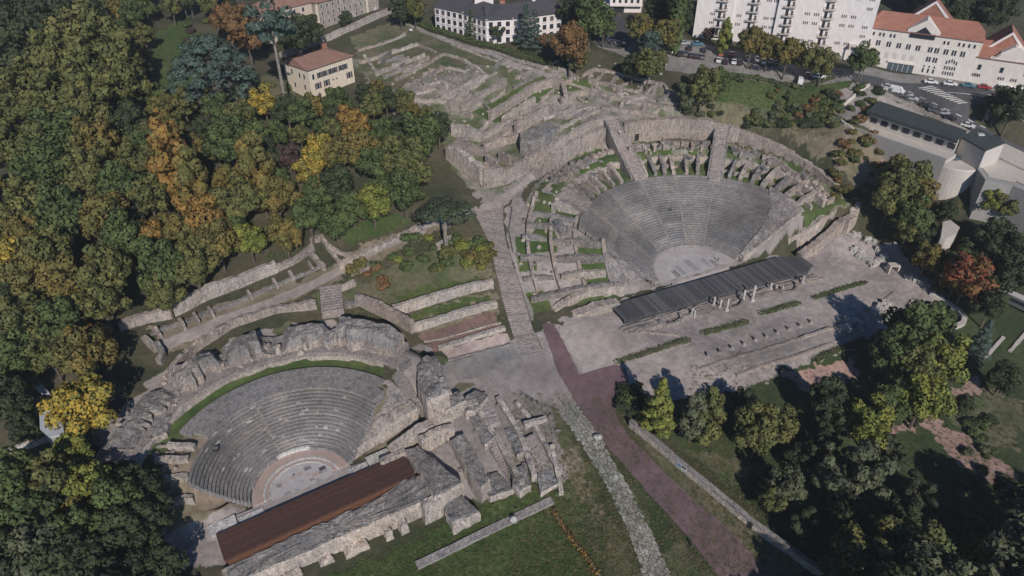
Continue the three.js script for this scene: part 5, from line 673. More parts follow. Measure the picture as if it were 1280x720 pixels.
// ───────────────────────── trees: crowns of leaf-sized faces over limbs
const PAL = { lawn: [[.05, .085, .02], [.07, .10, .028], [.06, .08, .02]],
  green: [[.040, .064, .018], [.060, .084, .024], [.050, .060, .018]], dark: [[.024, .036, .013], [.036, .048, .018], [.028, .034, .014]], olive: [[.074, .080, .023], [.104, .098, .028], [.064, .072, .021]], autumn: [[.080, .080, .022], [.140, .098, .024], [.105, .090, .024]], orange: [[.165, .098, .022], [.20, .108, .024], [.105, .085, .022]], yellow: [[.27, .185, .024], [.18, .15, .028], [.12, .115, .028]], rust: [[.135, .07, .026], [.105, .062, .024], [.09, .06, .025]], lime: [[.105, .125, .022], [.15, .15, .026], [.075, .095, .02]], grey: [[.075, .085, .042], [.058, .068, .036], [.09, .09, .05]], purple: [[.045, .026, .028], [.06, .032, .03], [.04, .028, .02]], cedar: [[.040, .066, .052], [.055, .082, .064], [.032, .052, .042]], red: [[.17, .045, .022], [.13, .06, .02], [.08, .06, .02]], pine: [[.030, .045, .024], [.042, .058, .028], [.036, .045, .022]],
};
const leafMat = new THREE.MeshStandardMaterial({ vertexColors: true, roughness: .85, side: THREE.DoubleSide });
function leafCloud(lobes, n, size, pal, o = {}) {   // lobes: [x,y,z,rx,ry,rz]
  const P_ = new Float32Array(n * 18), N = new Float32Array(n * 18), C = new Float32Array(n * 18), area = lobes.map((l) => l[3] * l[5] + l[4] * l[3]), tot = area.reduce((a, b) => a + b, 0), sd = rnd() * 99, a = new THREE.Vector3(), u = new THREE.Vector3(), w = new THREE.Vector3(), nn = new THREE.Vector3();
  for (let i = 0; i < n; i++) {
    let t = rnd() * tot, k = 0; while (t > area[k] && k < lobes.length - 1) { t -= area[k]; k++; } const L = lobes[k];
    let cy = o.low !== undefined ? rr(o.low, 1) : rr(-.75, 1), an = rr(0, 6.2832), s = Math.sqrt(Math.max(0, 1 - cy * cy)), rad = .62 + .42 * Math.sqrt(rnd()); if (rnd() < .06) rad *= 1.13;
    nn.set(Math.cos(an) * s, cy, Math.sin(an) * s); const x = L[0] + nn.x * L[3] * rad, y = L[1] + nn.y * L[4] * rad, z = L[2] + nn.z * L[5] * rad;
    a.set(rr(-1, 1), rr(-1, 1), rr(-1, 1)).multiplyScalar(o.spread ?? .8).add(nn).normalize(); if (o.droop) { a.y += .9; a.normalize(); }
    u.set(rr(-1, 1), rr(-.6, .6), rr(-1, 1)).cross(a).normalize(); w.crossVectors(a, u); const sz = size * rr(.65, 1.35), sx = sz * .5, sy = sz * (o.aspect ?? .5) * rr(.8, 1.2);
    const p = [[-sx, 0], [0, -sy * .7], [sx, 0], [0, sy]].map(([e, f]) => [x + u.x * e + w.x * f, y + u.y * e + w.y * f, z + u.z * e + w.z * f]);
    const q = [p[0], p[1], p[2], p[0], p[2], p[3]], m = vn(x * .35 + sd, y * .35, z * .35 + sd), c1 = pal[0], c2 = pal[1], c3 = pal[2], br = rr(.72, 1.3), mm = clamp((m - .3) * 2.4 + rr(-.25, .25), 0, 1), pick = rnd() < .2 ? c3 : null;
    for (let j = 0; j < 6; j++) { const b = i * 18 + j * 3; for (let d = 0; d < 3; d++) { P_[b + d] = q[j][d]; C[b + d] = (pick ? pick[d] : lerp(c1[d], c2[d], mm)) * br * 1.32; } const fx = a.x * .5 + nn.x * .75, fy = a.y * .5 + nn.y * .75, fz = a.z * .5 + nn.z * .75, l = Math.hypot(fx, fy, fz) || 1; N[b] = fx / l; N[b + 1] = fy / l; N[b + 2] = fz / l; }
  }
  const g = new THREE.BufferGeometry(); g.setAttribute('position', new THREE.BufferAttribute(P_, 3)); g.setAttribute('normal', new THREE.BufferAttribute(N, 3)); g.setAttribute('color', new THREE.BufferAttribute(C, 3)); return g;
}
const protos = {};
function proto(kind, pal, v) {   // trees about 13 m high, drawn round a crown of about 5 m radius
  const key = kind + pal + v; if (protos[key]) return protos[key]; const pl = PAL[pal]; let lobes = [], trunk = [], geo, top = 0;
  if (kind === 'broad') { const H = 8.2, ex = rr(.9, 1.15); lobes.push([0, H - .4, 0, 2.7, 3.2, 2.7]); for (let i = 0; i < 30; i++) { const a = i * 2.4 + rr(-.5, .5), t = rr(-.7, 1), rad = Math.sqrt(1 - t * t * .8) * rr(2.2, 4.1), r = rr(.75, 1.7); lobes.push([Math.cos(a) * rad * ex, H + t * rr(3, 4.6), Math.sin(a) * rad / ex, r, r * rr(.7, 1.15), r]); } geo = leafCloud(lobes, 3900, .6, pl); trunk.push(tube([[0, -1, 0], [.1, 2.5, 0], [0, 6, .1], [.1, 9, 0]], .34, .12, 6)); for (let i = 0; i < 4; i++) { const a = i * 1.6 + .3; trunk.push(tube([[0, 3.4 + i * .5, 0], [Math.cos(a) * 1.6, 6, Math.sin(a) * 1.6], [Math.cos(a) * 2.6, 8.2, Math.sin(a) * 2.6]], .16, .05, 5)); } }
  else if (kind === 'tall') { const H = 8.6; for (let i = 0; i < 15; i++) { const t = i / 14, a = i * 2.4, rad = (1 - Math.abs(t - .4) * 1.1) * 2.3; lobes.push([Math.cos(a) * rad, 3 + t * 11, Math.sin(a) * rad, rr(1.2, 1.9) * (1 - t * .35), rr(1.3, 2), rr(1.2, 1.9) * (1 - t * .35)]); } geo = leafCloud(lobes, 2600, .74, pl); trunk.push(tube([[0, -1, 0], [.1, 4, 0], [0, 12, .1]], .32, .06, 6)); }
  else if (kind === 'sparse') { for (let i = 0; i < 14; i++) { const a = i * 2.4, rad = rr(.6, 3.8), y = rr(5, 10.5); lobes.push([Math.cos(a) * rad, y, Math.sin(a) * rad, rr(.8, 1.4), rr(.6, 1.1), rr(.8, 1.4)]); trunk.push(tube([[0, 3 + y * .2, 0], [Math.cos(a) * rad * .6, y * .7 + 1, Math.sin(a) * rad * .6], [Math.cos(a) * rad, y, Math.sin(a) * rad]], .12, .04, 4)); } geo = leafCloud(lobes, 1500, .7, pl); trunk.push(tube([[0, -1, 0], [.1, 3, 0], [0, 8, 0]], .32, .1, 6)); }
  else if (kind === 'cedar') { for (let i = 0; i < 95; i++) { const t = Math.sqrt((i + .5) / 95), a = i * 2.4 + rr(-.2, .2), rad = t * 5.6, y = 1.4 + 9.2 * Math.sqrt(Math.max(0, 1 - t * t * .98)) * rr(.86, 1.06); lobes.push([Math.cos(a) * rad, y, Math.sin(a) * rad, rr(.8, 1.3), rr(.4, .7), rr(.8, 1.3)]); } geo = leafCloud(lobes, 6500, .5, pl, { droop: 1, low: -.4, aspect: .34 }); trunk.push(tube([[0, -1, 0], [0, 6, 0], [0, 11.5, 0]], .55, .08, 7)); }
  else if (kind === 'flatpine') { for (let i = 0; i < 24; i++) { const a = i * 2.4, rad = rr(.4, 4.2); lobes.push([Math.cos(a) * rad, 13 + rr(-1.6, 2.2) - rad * .2, Math.sin(a) * rad, rr(1.2, 1.8), rr(.5, .9), rr(1.2, 1.8)]); } geo = leafCloud(lobes, 2600, .6, pl, { droop: 1, low: -.5, aspect: .35 }); trunk.push(tube([[0, -1, 0], [.25, 5, 0], [0, 10, .1], [0, 13.5, 0]], .42, .16, 7)); for (let i = 0; i < 5; i++) { const a = i * 1.26; trunk.push(tube([[0, 10 + i * .5, 0], [Math.cos(a) * 2, 12.4, Math.sin(a) * 2]], .14, .05, 5)); } }
  else if (kind === 'spruce') { for (let i = 0; i < 30; i++) { const t = i / 29, y = lerp(12, 1.2, t), a = i * 2.4, rad = t * 2.4; lobes.push([Math.cos(a) * rad, y, Math.sin(a) * rad, .5 + t * .9, .5, .5 + t * .9]); } geo = leafCloud(lobes, 2300, .55, pl, { droop: 1, low: -.5, aspect: .35 }); trunk.push(tube([[0, -1, 0], [0, 12, 0]], .26, .04, 6)); }
  else if (kind === 'column') { for (let i = 0; i < 9; i++) { const t = i / 8; lobes.push([0, .9 + t * 8, 0, (.95 - Math.abs(t - .35) * .9), 1, (.95 - Math.abs(t - .35) * .9)]); } geo = leafCloud(lobes, 900, .5, pl); trunk.push(tube([[0, -1, 0], [0, 6, 0]], .16, .05, 5)); }
  else { for (let i = 0; i < 7; i++) { const a = i * 2.4, rad = i ? rr(.5, 1.2) : 0; lobes.push([Math.cos(a) * rad, rr(.8, 1.5), Math.sin(a) * rad, rr(.7, 1.1), rr(.6, .9), rr(.7, 1.1)]); } geo = leafCloud(lobes, 620, .46, pl); trunk.push(tube([[0, -.4, 0], [.1, 1.2, 0]], .09, .04, 5)); }
  return (protos[key] = { geo, trunk: mergeGeometries(trunk, false) });
}
const KN = { broad: 'broadleaf_tree', tall: 'tall_tree', sparse: 'sparse_tree', cedar: 'cedar_tree', flatpine: 'pine_tree', spruce: 'conifer_tree', column: 'cypress_tree', bush: 'shrub' };
const CN = { green: 'green', dark: 'dark green', olive: 'olive green', autumn: 'olive and amber', orange: 'orange-leaved', yellow: 'bright yellow', rust: 'rust brown', lime: 'yellow-green', grey: 'grey-green', purple: 'dark purple', cedar: 'blue-green', red: 'red and orange', pine: 'dark needled' };
const SN = { broad: 'broadleaf tree', tall: 'tall oval tree', sparse: 'thin open tree', cedar: 'spreading cedar', flatpine: 'flat-topped pine', spruce: 'pointed conifer', column: 'slim cypress', bush: 'low shrub' };
const stand = [];
function treeAt(x, z, kind, pal, s, where, sy = 1, y) {
  const v = stand.length % 2, pr = proto(kind, pal, kind === 'bush' || kind === 'cedar' ? 0 : v), size = kind === 'bush' ? (s > 1 ? 'larger ' : s < .7 ? 'tiny ' : '') : s > 1.35 ? 'large ' : s < .8 ? 'small ' : '', g = thing(KN[kind], `${size}${CN[pal]} ${SN[kind]} ${where}`, kind === 'bush' ? 'shrub' : 'tree', [x, (y ?? Hg(x, z)) - .15, z], rr(0, 6.28), `${CN[pal]} ${kind === 'bush' ? 'shrubs' : 'trees'} ${where}`);
  g.scale.set(s * rr(.94, 1.06), s * sy, s * rr(.94, 1.06)); mesh(kind === 'bush' ? 'foliage' : 'crown', pr.geo, leafMat, g); mesh(kind === 'bush' ? 'stem' : 'trunk', pr.trunk, kind === 'flatpine' ? M.trunkPale : M.trunk, g); stand.push([x, z, s * (kind === 'bush' ? 1.2 : 4.2)]); return g;
}
const CH = { broad: 8.2, tall: 8.6, sparse: 8, cedar: 6, flatpine: 13, spruce: 5, column: 4.5, bush: .9 };
// crown centre seen at a pixel; its distance follows from the ground under it and the tree's height
function treePx(px, py, rpx, kind, pal, where, sy = 1) { let s = 1, p; const R0 = { broad: 4.8, tall: 3.6, sparse: 4.4, cedar: 6, flatpine: 4.8, spruce: 3.2, column: 1, bush: 1.8 }[kind]; for (let k = 0; k < 3; k++) { p = hit(px, py, CH[kind] * s * sy); const D = Math.hypot(p[0], p[1], CAMH - Hg(...p)); s = rpx * D / FOC / R0; } return treeAt(p[0], p[1], kind, pal, s, where, sy); }
const wood = 'in the wood above the small theatre'; { const v = W(402, 122, 29); stand.push([v[0], v[1], 19]); }
for (const [x, y, r, k, c] of [[105, 45, 34, 'broad', 'olive'], [140, 62, 32, 'broad', 'olive'], [72, 75, 32, 'broad', 'olive'], [115, 92, 34, 'broad', 'olive'], [152, 100, 28, 'broad', 'olive'], [75, 120, 30, 'broad', 'olive'], [110, 135, 28, 'broad', 'olive'], [22, 62, 30, 'broad', 'dark'], [20, 105, 26, 'broad', 'olive'], [60, 30, 26, 'broad', 'dark'], [105, 18, 24, 'broad', 'dark'], [20, 20, 26, 'broad', 'dark'], [215, 200, 27, 'tall', 'orange'], [240, 225, 22, 'tall', 'autumn'], [190, 185, 22, 'broad', 'green'], [255, 272, 28, 'broad', 'orange'], [270, 300, 26, 'broad', 'autumn'], [130, 272, 28, 'broad', 'autumn'], [155, 300, 28, 'broad', 'green'], [320, 212, 26, 'tall', 'autumn'], [345, 245, 24, 'broad', 'autumn'], [330, 128, 17, 'broad', 'yellow'], [352, 142, 11, 'broad', 'autumn'], [398, 190, 19, 'broad', 'yellow'], [386, 212, 18, 'broad', 'yellow'], [405, 180, 12, 'broad', 'yellow'], [440, 155, 22, 'broad', 'orange'], [455, 185, 22, 'broad', 'autumn'], [360, 196, 17, 'broad', 'purple'], [420, 230, 24, 'broad', 'dark'], [465, 252, 22, 'broad', 'lime'], [500, 195, 28, 'broad', 'olive'], [525, 168, 26, 'broad', 'green'], [548, 158, 18, 'broad', 'dark'], [482, 124, 14, 'broad', 'dark'], [457, 116, 12, 'broad', 'dark'], [470, 205, 22, 'broad', 'green'], [280, 180, 24, 'broad', 'green'], [310, 170, 22, 'broad', 'green'], [300, 250, 26, 'broad', 'olive'], [385, 268, 24, 'broad', 'green'], [355, 290, 22, 'broad', 'autumn'], [420, 278, 20, 'broad', 'green'], [310, 298, 20, 'broad', 'lime'], [240, 330, 26, 'broad', 'olive'], [200, 330, 28, 'broad', 'green'], [205, 365, 22, 'broad', 'olive'], [130, 340, 30, 'broad', 'olive'], [125, 375, 26, 'broad', 'olive'], [80, 355, 28, 'broad', 'autumn'], [60, 315, 28, 'broad', 'olive'], [30, 345, 26, 'broad', 'autumn'], [10, 320, 22, 'broad', 'yellow'], [75, 265, 28, 'broad', 'green'], [35, 255, 28, 'broad', 'olive'], [60, 210, 28, 'broad', 'green'], [110, 215, 28, 'broad', 'olive'], [150, 235, 26, 'broad', 'green'], [185, 245, 24, 'broad', 'olive'], [20, 180, 26, 'broad', 'olive'], [75, 165, 26, 'broad', 'green'], [120, 175, 26, 'broad', 'autumn'], [160, 155, 22, 'broad', 'dark'], [170, 200, 22, 'broad', 'olive'], [30, 395, 28, 'broad', 'olive'], [75, 400, 26, 'broad', 'green'], [100, 440, 30, 'broad', 'autumn'], [60, 442, 24, 'broad', 'olive'], [120, 425, 20, 'broad', 'orange'], [20, 440, 24, 'broad', 'green'], [225, 290, 22, 'broad', 'autumn'], [180, 290, 24, 'broad', 'orange'], [250, 165, 15, 'broad', 'dark'], [280, 148, 15, 'broad', 'green'], [395, 245, 20, 'broad', 'green'], [440, 258, 18, 'broad', 'green'], [505, 235, 24, 'broad', 'green'], [520, 215, 22, 'broad', 'olive'], [480, 165, 18, 'broad', 'green'], [404, 160, 13, 'broad', 'green'], [375, 168, 14, 'broad', 'olive'], [345, 165, 14, 'broad', 'green']]) treePx(x, y, r, k, c, wood);
treePx(100, 505, 32, 'broad', 'yellow', 'beside the white roofed shed'); treePx(265, 92, 46, 'cedar', 'cedar', 'on the garden lawn beside the wood'); treePx(305, 34, 26, 'broad', 'rust', 'behind the tall pine'); treePx(285, 26, 18, 'broad', 'rust', 'behind the tall pine'); treePx(338, 26, 28, 'flatpine', 'cedar', 'with a bare trunk beside the cream villa', 1.55); treePx(370, 42, 22, 'broad', 'dark', 'beside the stone house'); treePx(388, 38, 16, 'broad', 'dark', 'beside the stone house'); treePx(556, 262, 34, 'flatpine', 'pine', 'at the head of the long stair', .62);
treePx(12, 500, 24, 'broad', 'dark', 'beside the white roofed shed'); treePx(28, 535, 16, 'broad', 'dark', 'beside the white roofed shed'); treePx(20, 470, 20, 'broad', 'green', 'beside the white roofed shed');
const low = 'in the dark grove below the small theatre'; for (const [x, y, r, c] of [[150, 630, 32, 'green'], [110, 610, 26, 'lime'], [100, 640, 22, 'yellow'], [60, 600, 30, 'olive'], [30, 640, 30, 'green'], [20, 590, 26, 'green'], [95, 665, 30, 'green'], [150, 672, 30, 'dark'], [50, 690, 32, 'grey'], [10, 700, 28, 'dark'], [110, 715, 30, 'dark'], [165, 715, 26, 'dark'], [90, 565, 20, 'lime'], [188, 690, 24, 'dark'], [172, 605, 24, 'dark'], [188, 645, 26, 'dark'], [205, 712, 24, 'dark']]) treePx(x, y, r, 'broad', c, low);
// fill the wood where crowns close up
{ const poly = px2([[0, 0], [185, 5], [190, 40], [182, 140], [300, 155], [360, 140], [480, 135], [556, 165], [550, 225], [500, 262], [440, 282], [380, 305], [310, 320], [225, 368], [150, 398], [140, 445], [60, 450], [0, 450]]); const ins = (x, z) => { let c = false; for (let i = 0, j = poly.length - 1; i < poly.length; j = i++) if ((poly[i][1] > z) !== (poly[j][1] > z) && x < (poly[j][0] - poly[i][0]) * (z - poly[i][1]) / (poly[j][1] - poly[i][1]) + poly[i][0]) c = !c; return c; }; const kinds = ['green', 'olive', 'autumn', 'dark', 'autumn', 'olive', 'green'];
  for (let x = -260; x < 0; x += 9) for (let z = -340; z < -110; z += 9.5) { const X = x + rr(-2.5, 2.5), Z = z + rr(-2.5, 2.5); if (!ins(X, Z) || stand.some((s) => Math.hypot(s[0] - X, s[1] - Z) < s[2] * .82)) continue; treeAt(X, Z, 'broad', kinds[Math.floor(rnd() * kinds.length)], rr(.75, 1.02), wood); } }
for (const [x, y, r, k, c, w] of [
  [824, 512, 22, 'spruce', 'lime', 'where the red road meets the park wall'], [868, 520, 18, 'tall', 'grey', 'in the park behind the boundary wall'], [888, 518, 20, 'tall', 'olive', 'in the park behind the boundary wall'], [950, 535, 30, 'broad', 'olive', 'in the park behind the boundary wall'], [975, 528, 22, 'broad', 'olive', 'in the park behind the boundary wall'], [930, 500, 16, 'broad', 'dark', 'in the park behind the boundary wall'], [1150, 415, 34, 'broad', 'green', 'towering over the stone blocks'], [1178, 448, 28, 'broad', 'lime', 'towering over the stone blocks'], [1145, 455, 28, 'broad', 'olive', 'towering over the stone blocks'], [1120, 440, 26, 'broad', 'green', 'towering over the stone blocks'], [1155, 495, 28, 'broad', 'lime', 'towering over the stone blocks'], [1090, 525, 26, 'broad', 'lime', 'in the shaded park'], [1105, 505, 22, 'broad', 'green', 'in the shaded park'], [1035, 500, 24, 'broad', 'dark', 'in the shaded park'], [1040, 530, 20, 'sparse', 'dark', 'in the shaded park'], [1085, 585, 34, 'sparse', 'grey', 'in the shaded park'], [1050, 590, 28, 'sparse', 'grey', 'in the shaded park'], [985, 605, 22, 'broad', 'grey', 'in the shaded park'], [965, 625, 16, 'broad', 'olive', 'in the shaded park'], [1080, 700, 34, 'broad', 'olive', 'at the foot of the boundary wall'], [1140, 690, 36, 'broad', 'olive', 'at the foot of the boundary wall'], [1165, 712, 30, 'broad', 'green', 'at the foot of the boundary wall'], [1050, 720, 24, 'broad', 'green', 'at the foot of the boundary wall'], [1222, 655, 16, 'broad', 'olive', 'in the shaded park'], [1240, 710, 30, 'broad', 'lime', 'in the shaded park'], [1275, 690, 26, 'broad', 'green', 'in the shaded park'], [1010, 655, 20, 'sparse', 'dark', 'in the shaded park'], [1275, 610, 22, 'sparse', 'dark', 'in the shaded park'], [1150, 615, 22, 'sparse', 'dark', 'in the shaded park'], [1120, 560, 18, 'sparse', 'dark', 'in the shaded park'], [1060, 640, 20, 'broad', 'dark', 'in the shaded park'], [1130, 645, 20, 'broad', 'dark', 'in the shaded park'], [1000, 570, 16, 'broad', 'dark', 'in the shaded park'], [1030, 560, 18, 'broad', 'dark', 'in the shaded park'], [1255, 470, 16, 'broad', 'dark', 'in the shaded park'], [1205, 505, 12, 'broad', 'dark', 'in the shaded park'],
  [1127, 222, 26, 'broad', 'olive', 'below the museum terrace'], [1150, 240, 20, 'broad', 'autumn', 'below the museum terrace'], [1115, 245, 24, 'broad', 'olive', 'below the museum terrace'], [1136, 286, 18, 'broad', 'olive', 'beside the stone blocks'], [1160, 320, 18, 'broad', 'autumn', 'beside the stone blocks'], [1140, 270, 22, 'broad', 'green', 'below the museum terrace'], [1158, 298, 14, 'broad', 'dark', 'below the museum terrace'], [1212, 345, 24, 'broad', 'red', 'among the dark shrubs'], [1195, 350, 16, 'broad', 'autumn', 'among the dark shrubs'], [1225, 308, 18, 'broad', 'dark', 'below the museum terrace'], [1245, 300, 22, 'broad', 'dark', 'below the museum terrace'], [1270, 320, 22, 'broad', 'dark', 'below the museum terrace'], [1178, 328, 15, 'broad', 'dark', 'below the museum terrace'], [1208, 318, 13, 'broad', 'green', 'below the museum terrace'], [1262, 345, 20, 'broad', 'dark', 'below the museum terrace'], [1238, 248, 13, 'broad', 'lime', 'below the museum terrace'], [1266, 256, 15, 'broad', 'olive', 'below the museum terrace'], [1184, 262, 11, 'broad', 'dark', 'below the museum terrace'], [1240, 380, 18, 'broad', 'dark', 'in the shaded park'], [1225, 430, 14, 'spruce', 'cedar', 'in the shaded park'],
  [880, 108, 24, 'broad', 'olive', 'on the bank below the car park'], [862, 118, 16, 'broad', 'grey', 'on the bank below the car park'], [900, 100, 14, 'broad', 'green', 'on the bank below the car park'], [1079, 74, 16, 'broad', 'green', 'in front of the school'], [1268, 132, 20, 'broad', 'dark', 'on the bank above the bend'], [1250, 128, 14, 'broad', 'dark', 'on the bank above the bend'],
  [907, 44, 10, 'tall', 'lime', 'in the car park'], [940, 52, 18, 'broad', 'autumn', 'in the car park'], [962, 60, 16, 'broad', 'autumn', 'in the car park'], [985, 66, 18, 'broad', 'autumn', 'in the car park'], [1010, 72, 17, 'broad', 'olive', 'in the car park'], [1030, 78, 16, 'broad', 'olive', 'in the car park'], [886, 42, 8, 'broad', 'purple', 'in the car park'],
  [800, 36, 18, 'broad', 'autumn', 'beyond the green lawn'], [832, 42, 18, 'broad', 'autumn', 'beyond the green lawn'], [812, 54, 16, 'broad', 'cedar', 'beyond the green lawn'], [812, 80, 20, 'broad', 'olive', 'beyond the green lawn'], [790, 82, 14, 'broad', 'dark', 'beyond the green lawn'], [714, 56, 24, 'broad', 'rust', 'at the corner of the hostel hedge'], [722, 74, 14, 'broad', 'olive', 'at the corner of the hostel hedge'], [738, 20, 24, 'broad', 'green', 'behind the hostel'], [755, 30, 16, 'broad', 'green', 'behind the hostel'], [715, 10, 18, 'broad', 'dark', 'behind the hostel'], [657, 38, 13, 'spruce', 'cedar', 'in front of the hostel'], [668, 42, 12, 'spruce', 'cedar', 'in front of the hostel'], [622, 36, 10, 'sparse', 'dark', 'in front of the hostel'], [590, 34, 9, 'spruce', 'green', 'in front of the hostel'], [680, 48, 9, 'sparse', 'rust', 'in front of the hostel'], [848, 18, 10, 'column', 'green', 'beside the apartment block'], [838, 16, 12, 'tall', 'dark', 'behind the apartment block'], [822, 12, 16, 'broad', 'dark', 'behind the apartment block'], [858, 20, 10, 'tall', 'dark', 'beside the apartment block'], [500, 12, 14, 'broad', 'dark', 'behind the hostel'], [518, 10, 14, 'broad', 'olive', 'behind the hostel'], [432, 22, 8, 'broad', 'dark', 'against the stone house']]) treePx(x, y, r, k, c, w);
for (let i = 0; i < 26; i++) { const p = hit(rr(1165, 1300), rr(-10, 40), 6); treeAt(p[0], p[1] - rr(0, 30), 'broad', ['dark', 'dark', 'green'][i % 3], rr(.9, 1.3), 'in the dark wood behind the school'); }
for (let i = 0; i < 12; i++) { const p = hit(rr(130, 300), rr(-8, 18), 5); treeAt(p[0], p[1], 'broad', ['dark', 'green', 'dark', 'olive'][i % 4], rr(.7, 1), 'behind the garden lawn'); }
// tall trees beyond the lower right whose shadows fill the park
for (const [x, z] of [[70, -54], [104, -54], [88, -58], [136, -60], [120, -58], [150, -78], [56, -58], [78, -62], [112, -62], [96, -64], [128, -66], [64, -64], [142, -70], [158, -92], [48, -50], [72, -70], [90, -72], [108, -72], [124, -74], [100, -82]]) treeAt(x, z, 'broad', rnd() < .6 ? 'dark' : 'grey', rr(1.45, 1.85), 'in the shaded park');
for (const [x, z] of [[-66, -66], [-76, -72], [-88, -70], [-84, -84], [-58, -62]]) treeAt(x, z, 'broad', 'dark', rr(1, 1.3), low);
// shrubs
const shrub = (x0, x1, y0, y1, n, pals, w, s0 = .6, s1 = 1.2) => { for (let i = 0; i < n; i++) { const p = hit(rr(x0, x1), rr(y0, y1), .5); treeAt(p[0], p[1], 'bush', pals[Math.floor(rnd() * pals.length)], rr(s0, s1), w); } };
shrub(490, 612, 296, 338, 30, ['green', 'olive', 'lime', 'green'], 'on the terrace beside the long stair', .6, 1.3); shrub(440, 480, 330, 360, 8, ['green', 'autumn', 'rust'], 'on the terrace beside the long stair'); shrub(580, 612, 300, 335, 8, ['autumn', 'lime'], 'on the terrace beside the long stair', .8, 1.3);
shrub(930, 1045, 136, 158, 46, ['green', 'grey', 'dark', 'olive'], 'on the bank behind the enclosing wall', .7, 1.3); shrub(850, 900, 128, 146, 12, ['grey', 'olive', 'dark'], 'on the bank behind the enclosing wall', .6, 1.1); shrub(960, 1050, 106, 140, 22, ['green', 'olive', 'rust', 'grey'], 'on the bank below the car park', .5, 1.1); shrub(990, 1100, 108, 160, 30, ['rust', 'green', 'olive', 'dark'], 'on the bank beside the ramp', .6, 1.2); shrub(1040, 1110, 165, 250, 38, ['olive', 'autumn', 'green', 'rust'], 'on the bare bank below the museum', .5, 1.2); shrub(910, 985, 94, 101, 12, ['dark', 'green'], 'along the edge of the car park', .4, .6); shrub(1150, 1280, 360, 372, 10, ['dark', 'green'], 'among the dark shrubs', .7, 1.2); shrub(1180, 1240, 525, 550, 10, ['green', 'dark'], 'in the garden beds of the park', .5, .9); shrub(1195, 1280, 560, 620, 12, ['green', 'grey'], 'in the garden beds of the park', .5, .9); shrub(775, 800, 485, 520, 9, ['dark', 'green'], 'where the red road meets the park wall', .7, 1.2); shrub(240, 380, 100, 150, 14, ['green', 'olive', 'autumn'], 'at the edge of the garden lawn', .6, 1.2); shrub(232, 300, 20, 55, 12, ['green', 'olive', 'purple'], 'at the edge of the garden lawn', .6, 1.2); shrub(690, 745, 640, 715, 1, ['rust'], 'in the flower border of the lawn', .3, .35); shrub(150, 440, 300, 390, 1, ['green'], 'under the retaining wall', .5, .6);
for (const [x, y] of [[1153, 522], [1165, 512], [1146, 528], [1172, 508]]) treePx(x, y, 2.6, 'column', 'dark', 'clipped beside the pink path', .6);

{ // grass tufts over the lawns: too many to count
  const q = [], tuft = []; for (let i = 0; i < 5; i++) { const a = i * 1.26, c = Math.cos(a), d = Math.sin(a); tuft.push(c * .05 - d * .05, 0, d * .05 + c * .05, c * .05 + d * .05, 0, d * .05 - c * .05, c * .26, rr(.14, .26), d * .26); }
  const g = new THREE.BufferGeometry(); g.setAttribute('position', new THREE.BufferAttribute(new Float32Array(tuft), 3)); g.computeVertexNormals();
  const areas = [[400, 760, 600, 722, 9000, 0], [640, 800, 510, 722, 5000, 1], [730, 960, 540, 722, 4000, 1], [860, 1280, 470, 720, 7000, 0], [850, 1050, 98, 145, 3000, 0], [430, 620, 300, 392, 3000, 1], [450, 740, 40, 150, 4000, 1]], pts = [];
  for (const [x0, x1, y0, y1, n, dry] of areas) for (let i = 0; i < n; i++) { const p = W(rr(x0, x1), rr(y0, y1), dry && y0 < 200 ? 30 : y0 < 200 ? 31 : y0 < 400 ? 10 : -4); const [a, b] = toL(OD, ...p); if (b > -19 && Math.hypot(a, b) < 42) continue; if (b < -10 && b > -18 && a < 30) continue; pts.push([...p, dry]); }
  const im = new THREE.InstancedMesh(g, new THREE.MeshStandardMaterial({ color: 0xffffff, roughness: .9, side: THREE.DoubleSide }), pts.length), m4 = new THREE.Matrix4(), qn = new THREE.Quaternion(), up = new THREE.Vector3(0, 1, 0), c = new THREE.Color();
  pts.forEach(([x, z, dry], i) => { const s = rr(.7, 1.9); m4.compose(new THREE.Vector3(x, Hg(x, z) - .02, z), qn.setFromAxisAngle(up, rr(0, 6.28)), new THREE.Vector3(s, s, s)); im.setMatrixAt(i, m4); const k = rr(.7, 1.3), y = rnd() < (dry ? .6 : .12); y ? c.setRGB(.15 * k, .125 * k, .06 * k) : c.setRGB(.055 * k, .085 * k, .022 * k); im.setColorAt(i, c); });
  im.name = 'grass_tufts'; tag(im, 'short grass tufts scattered over the lawns and banks', 'grass', null, 'stuff'); im.castShadow = im.receiveShadow = true; scene.add(im);
}
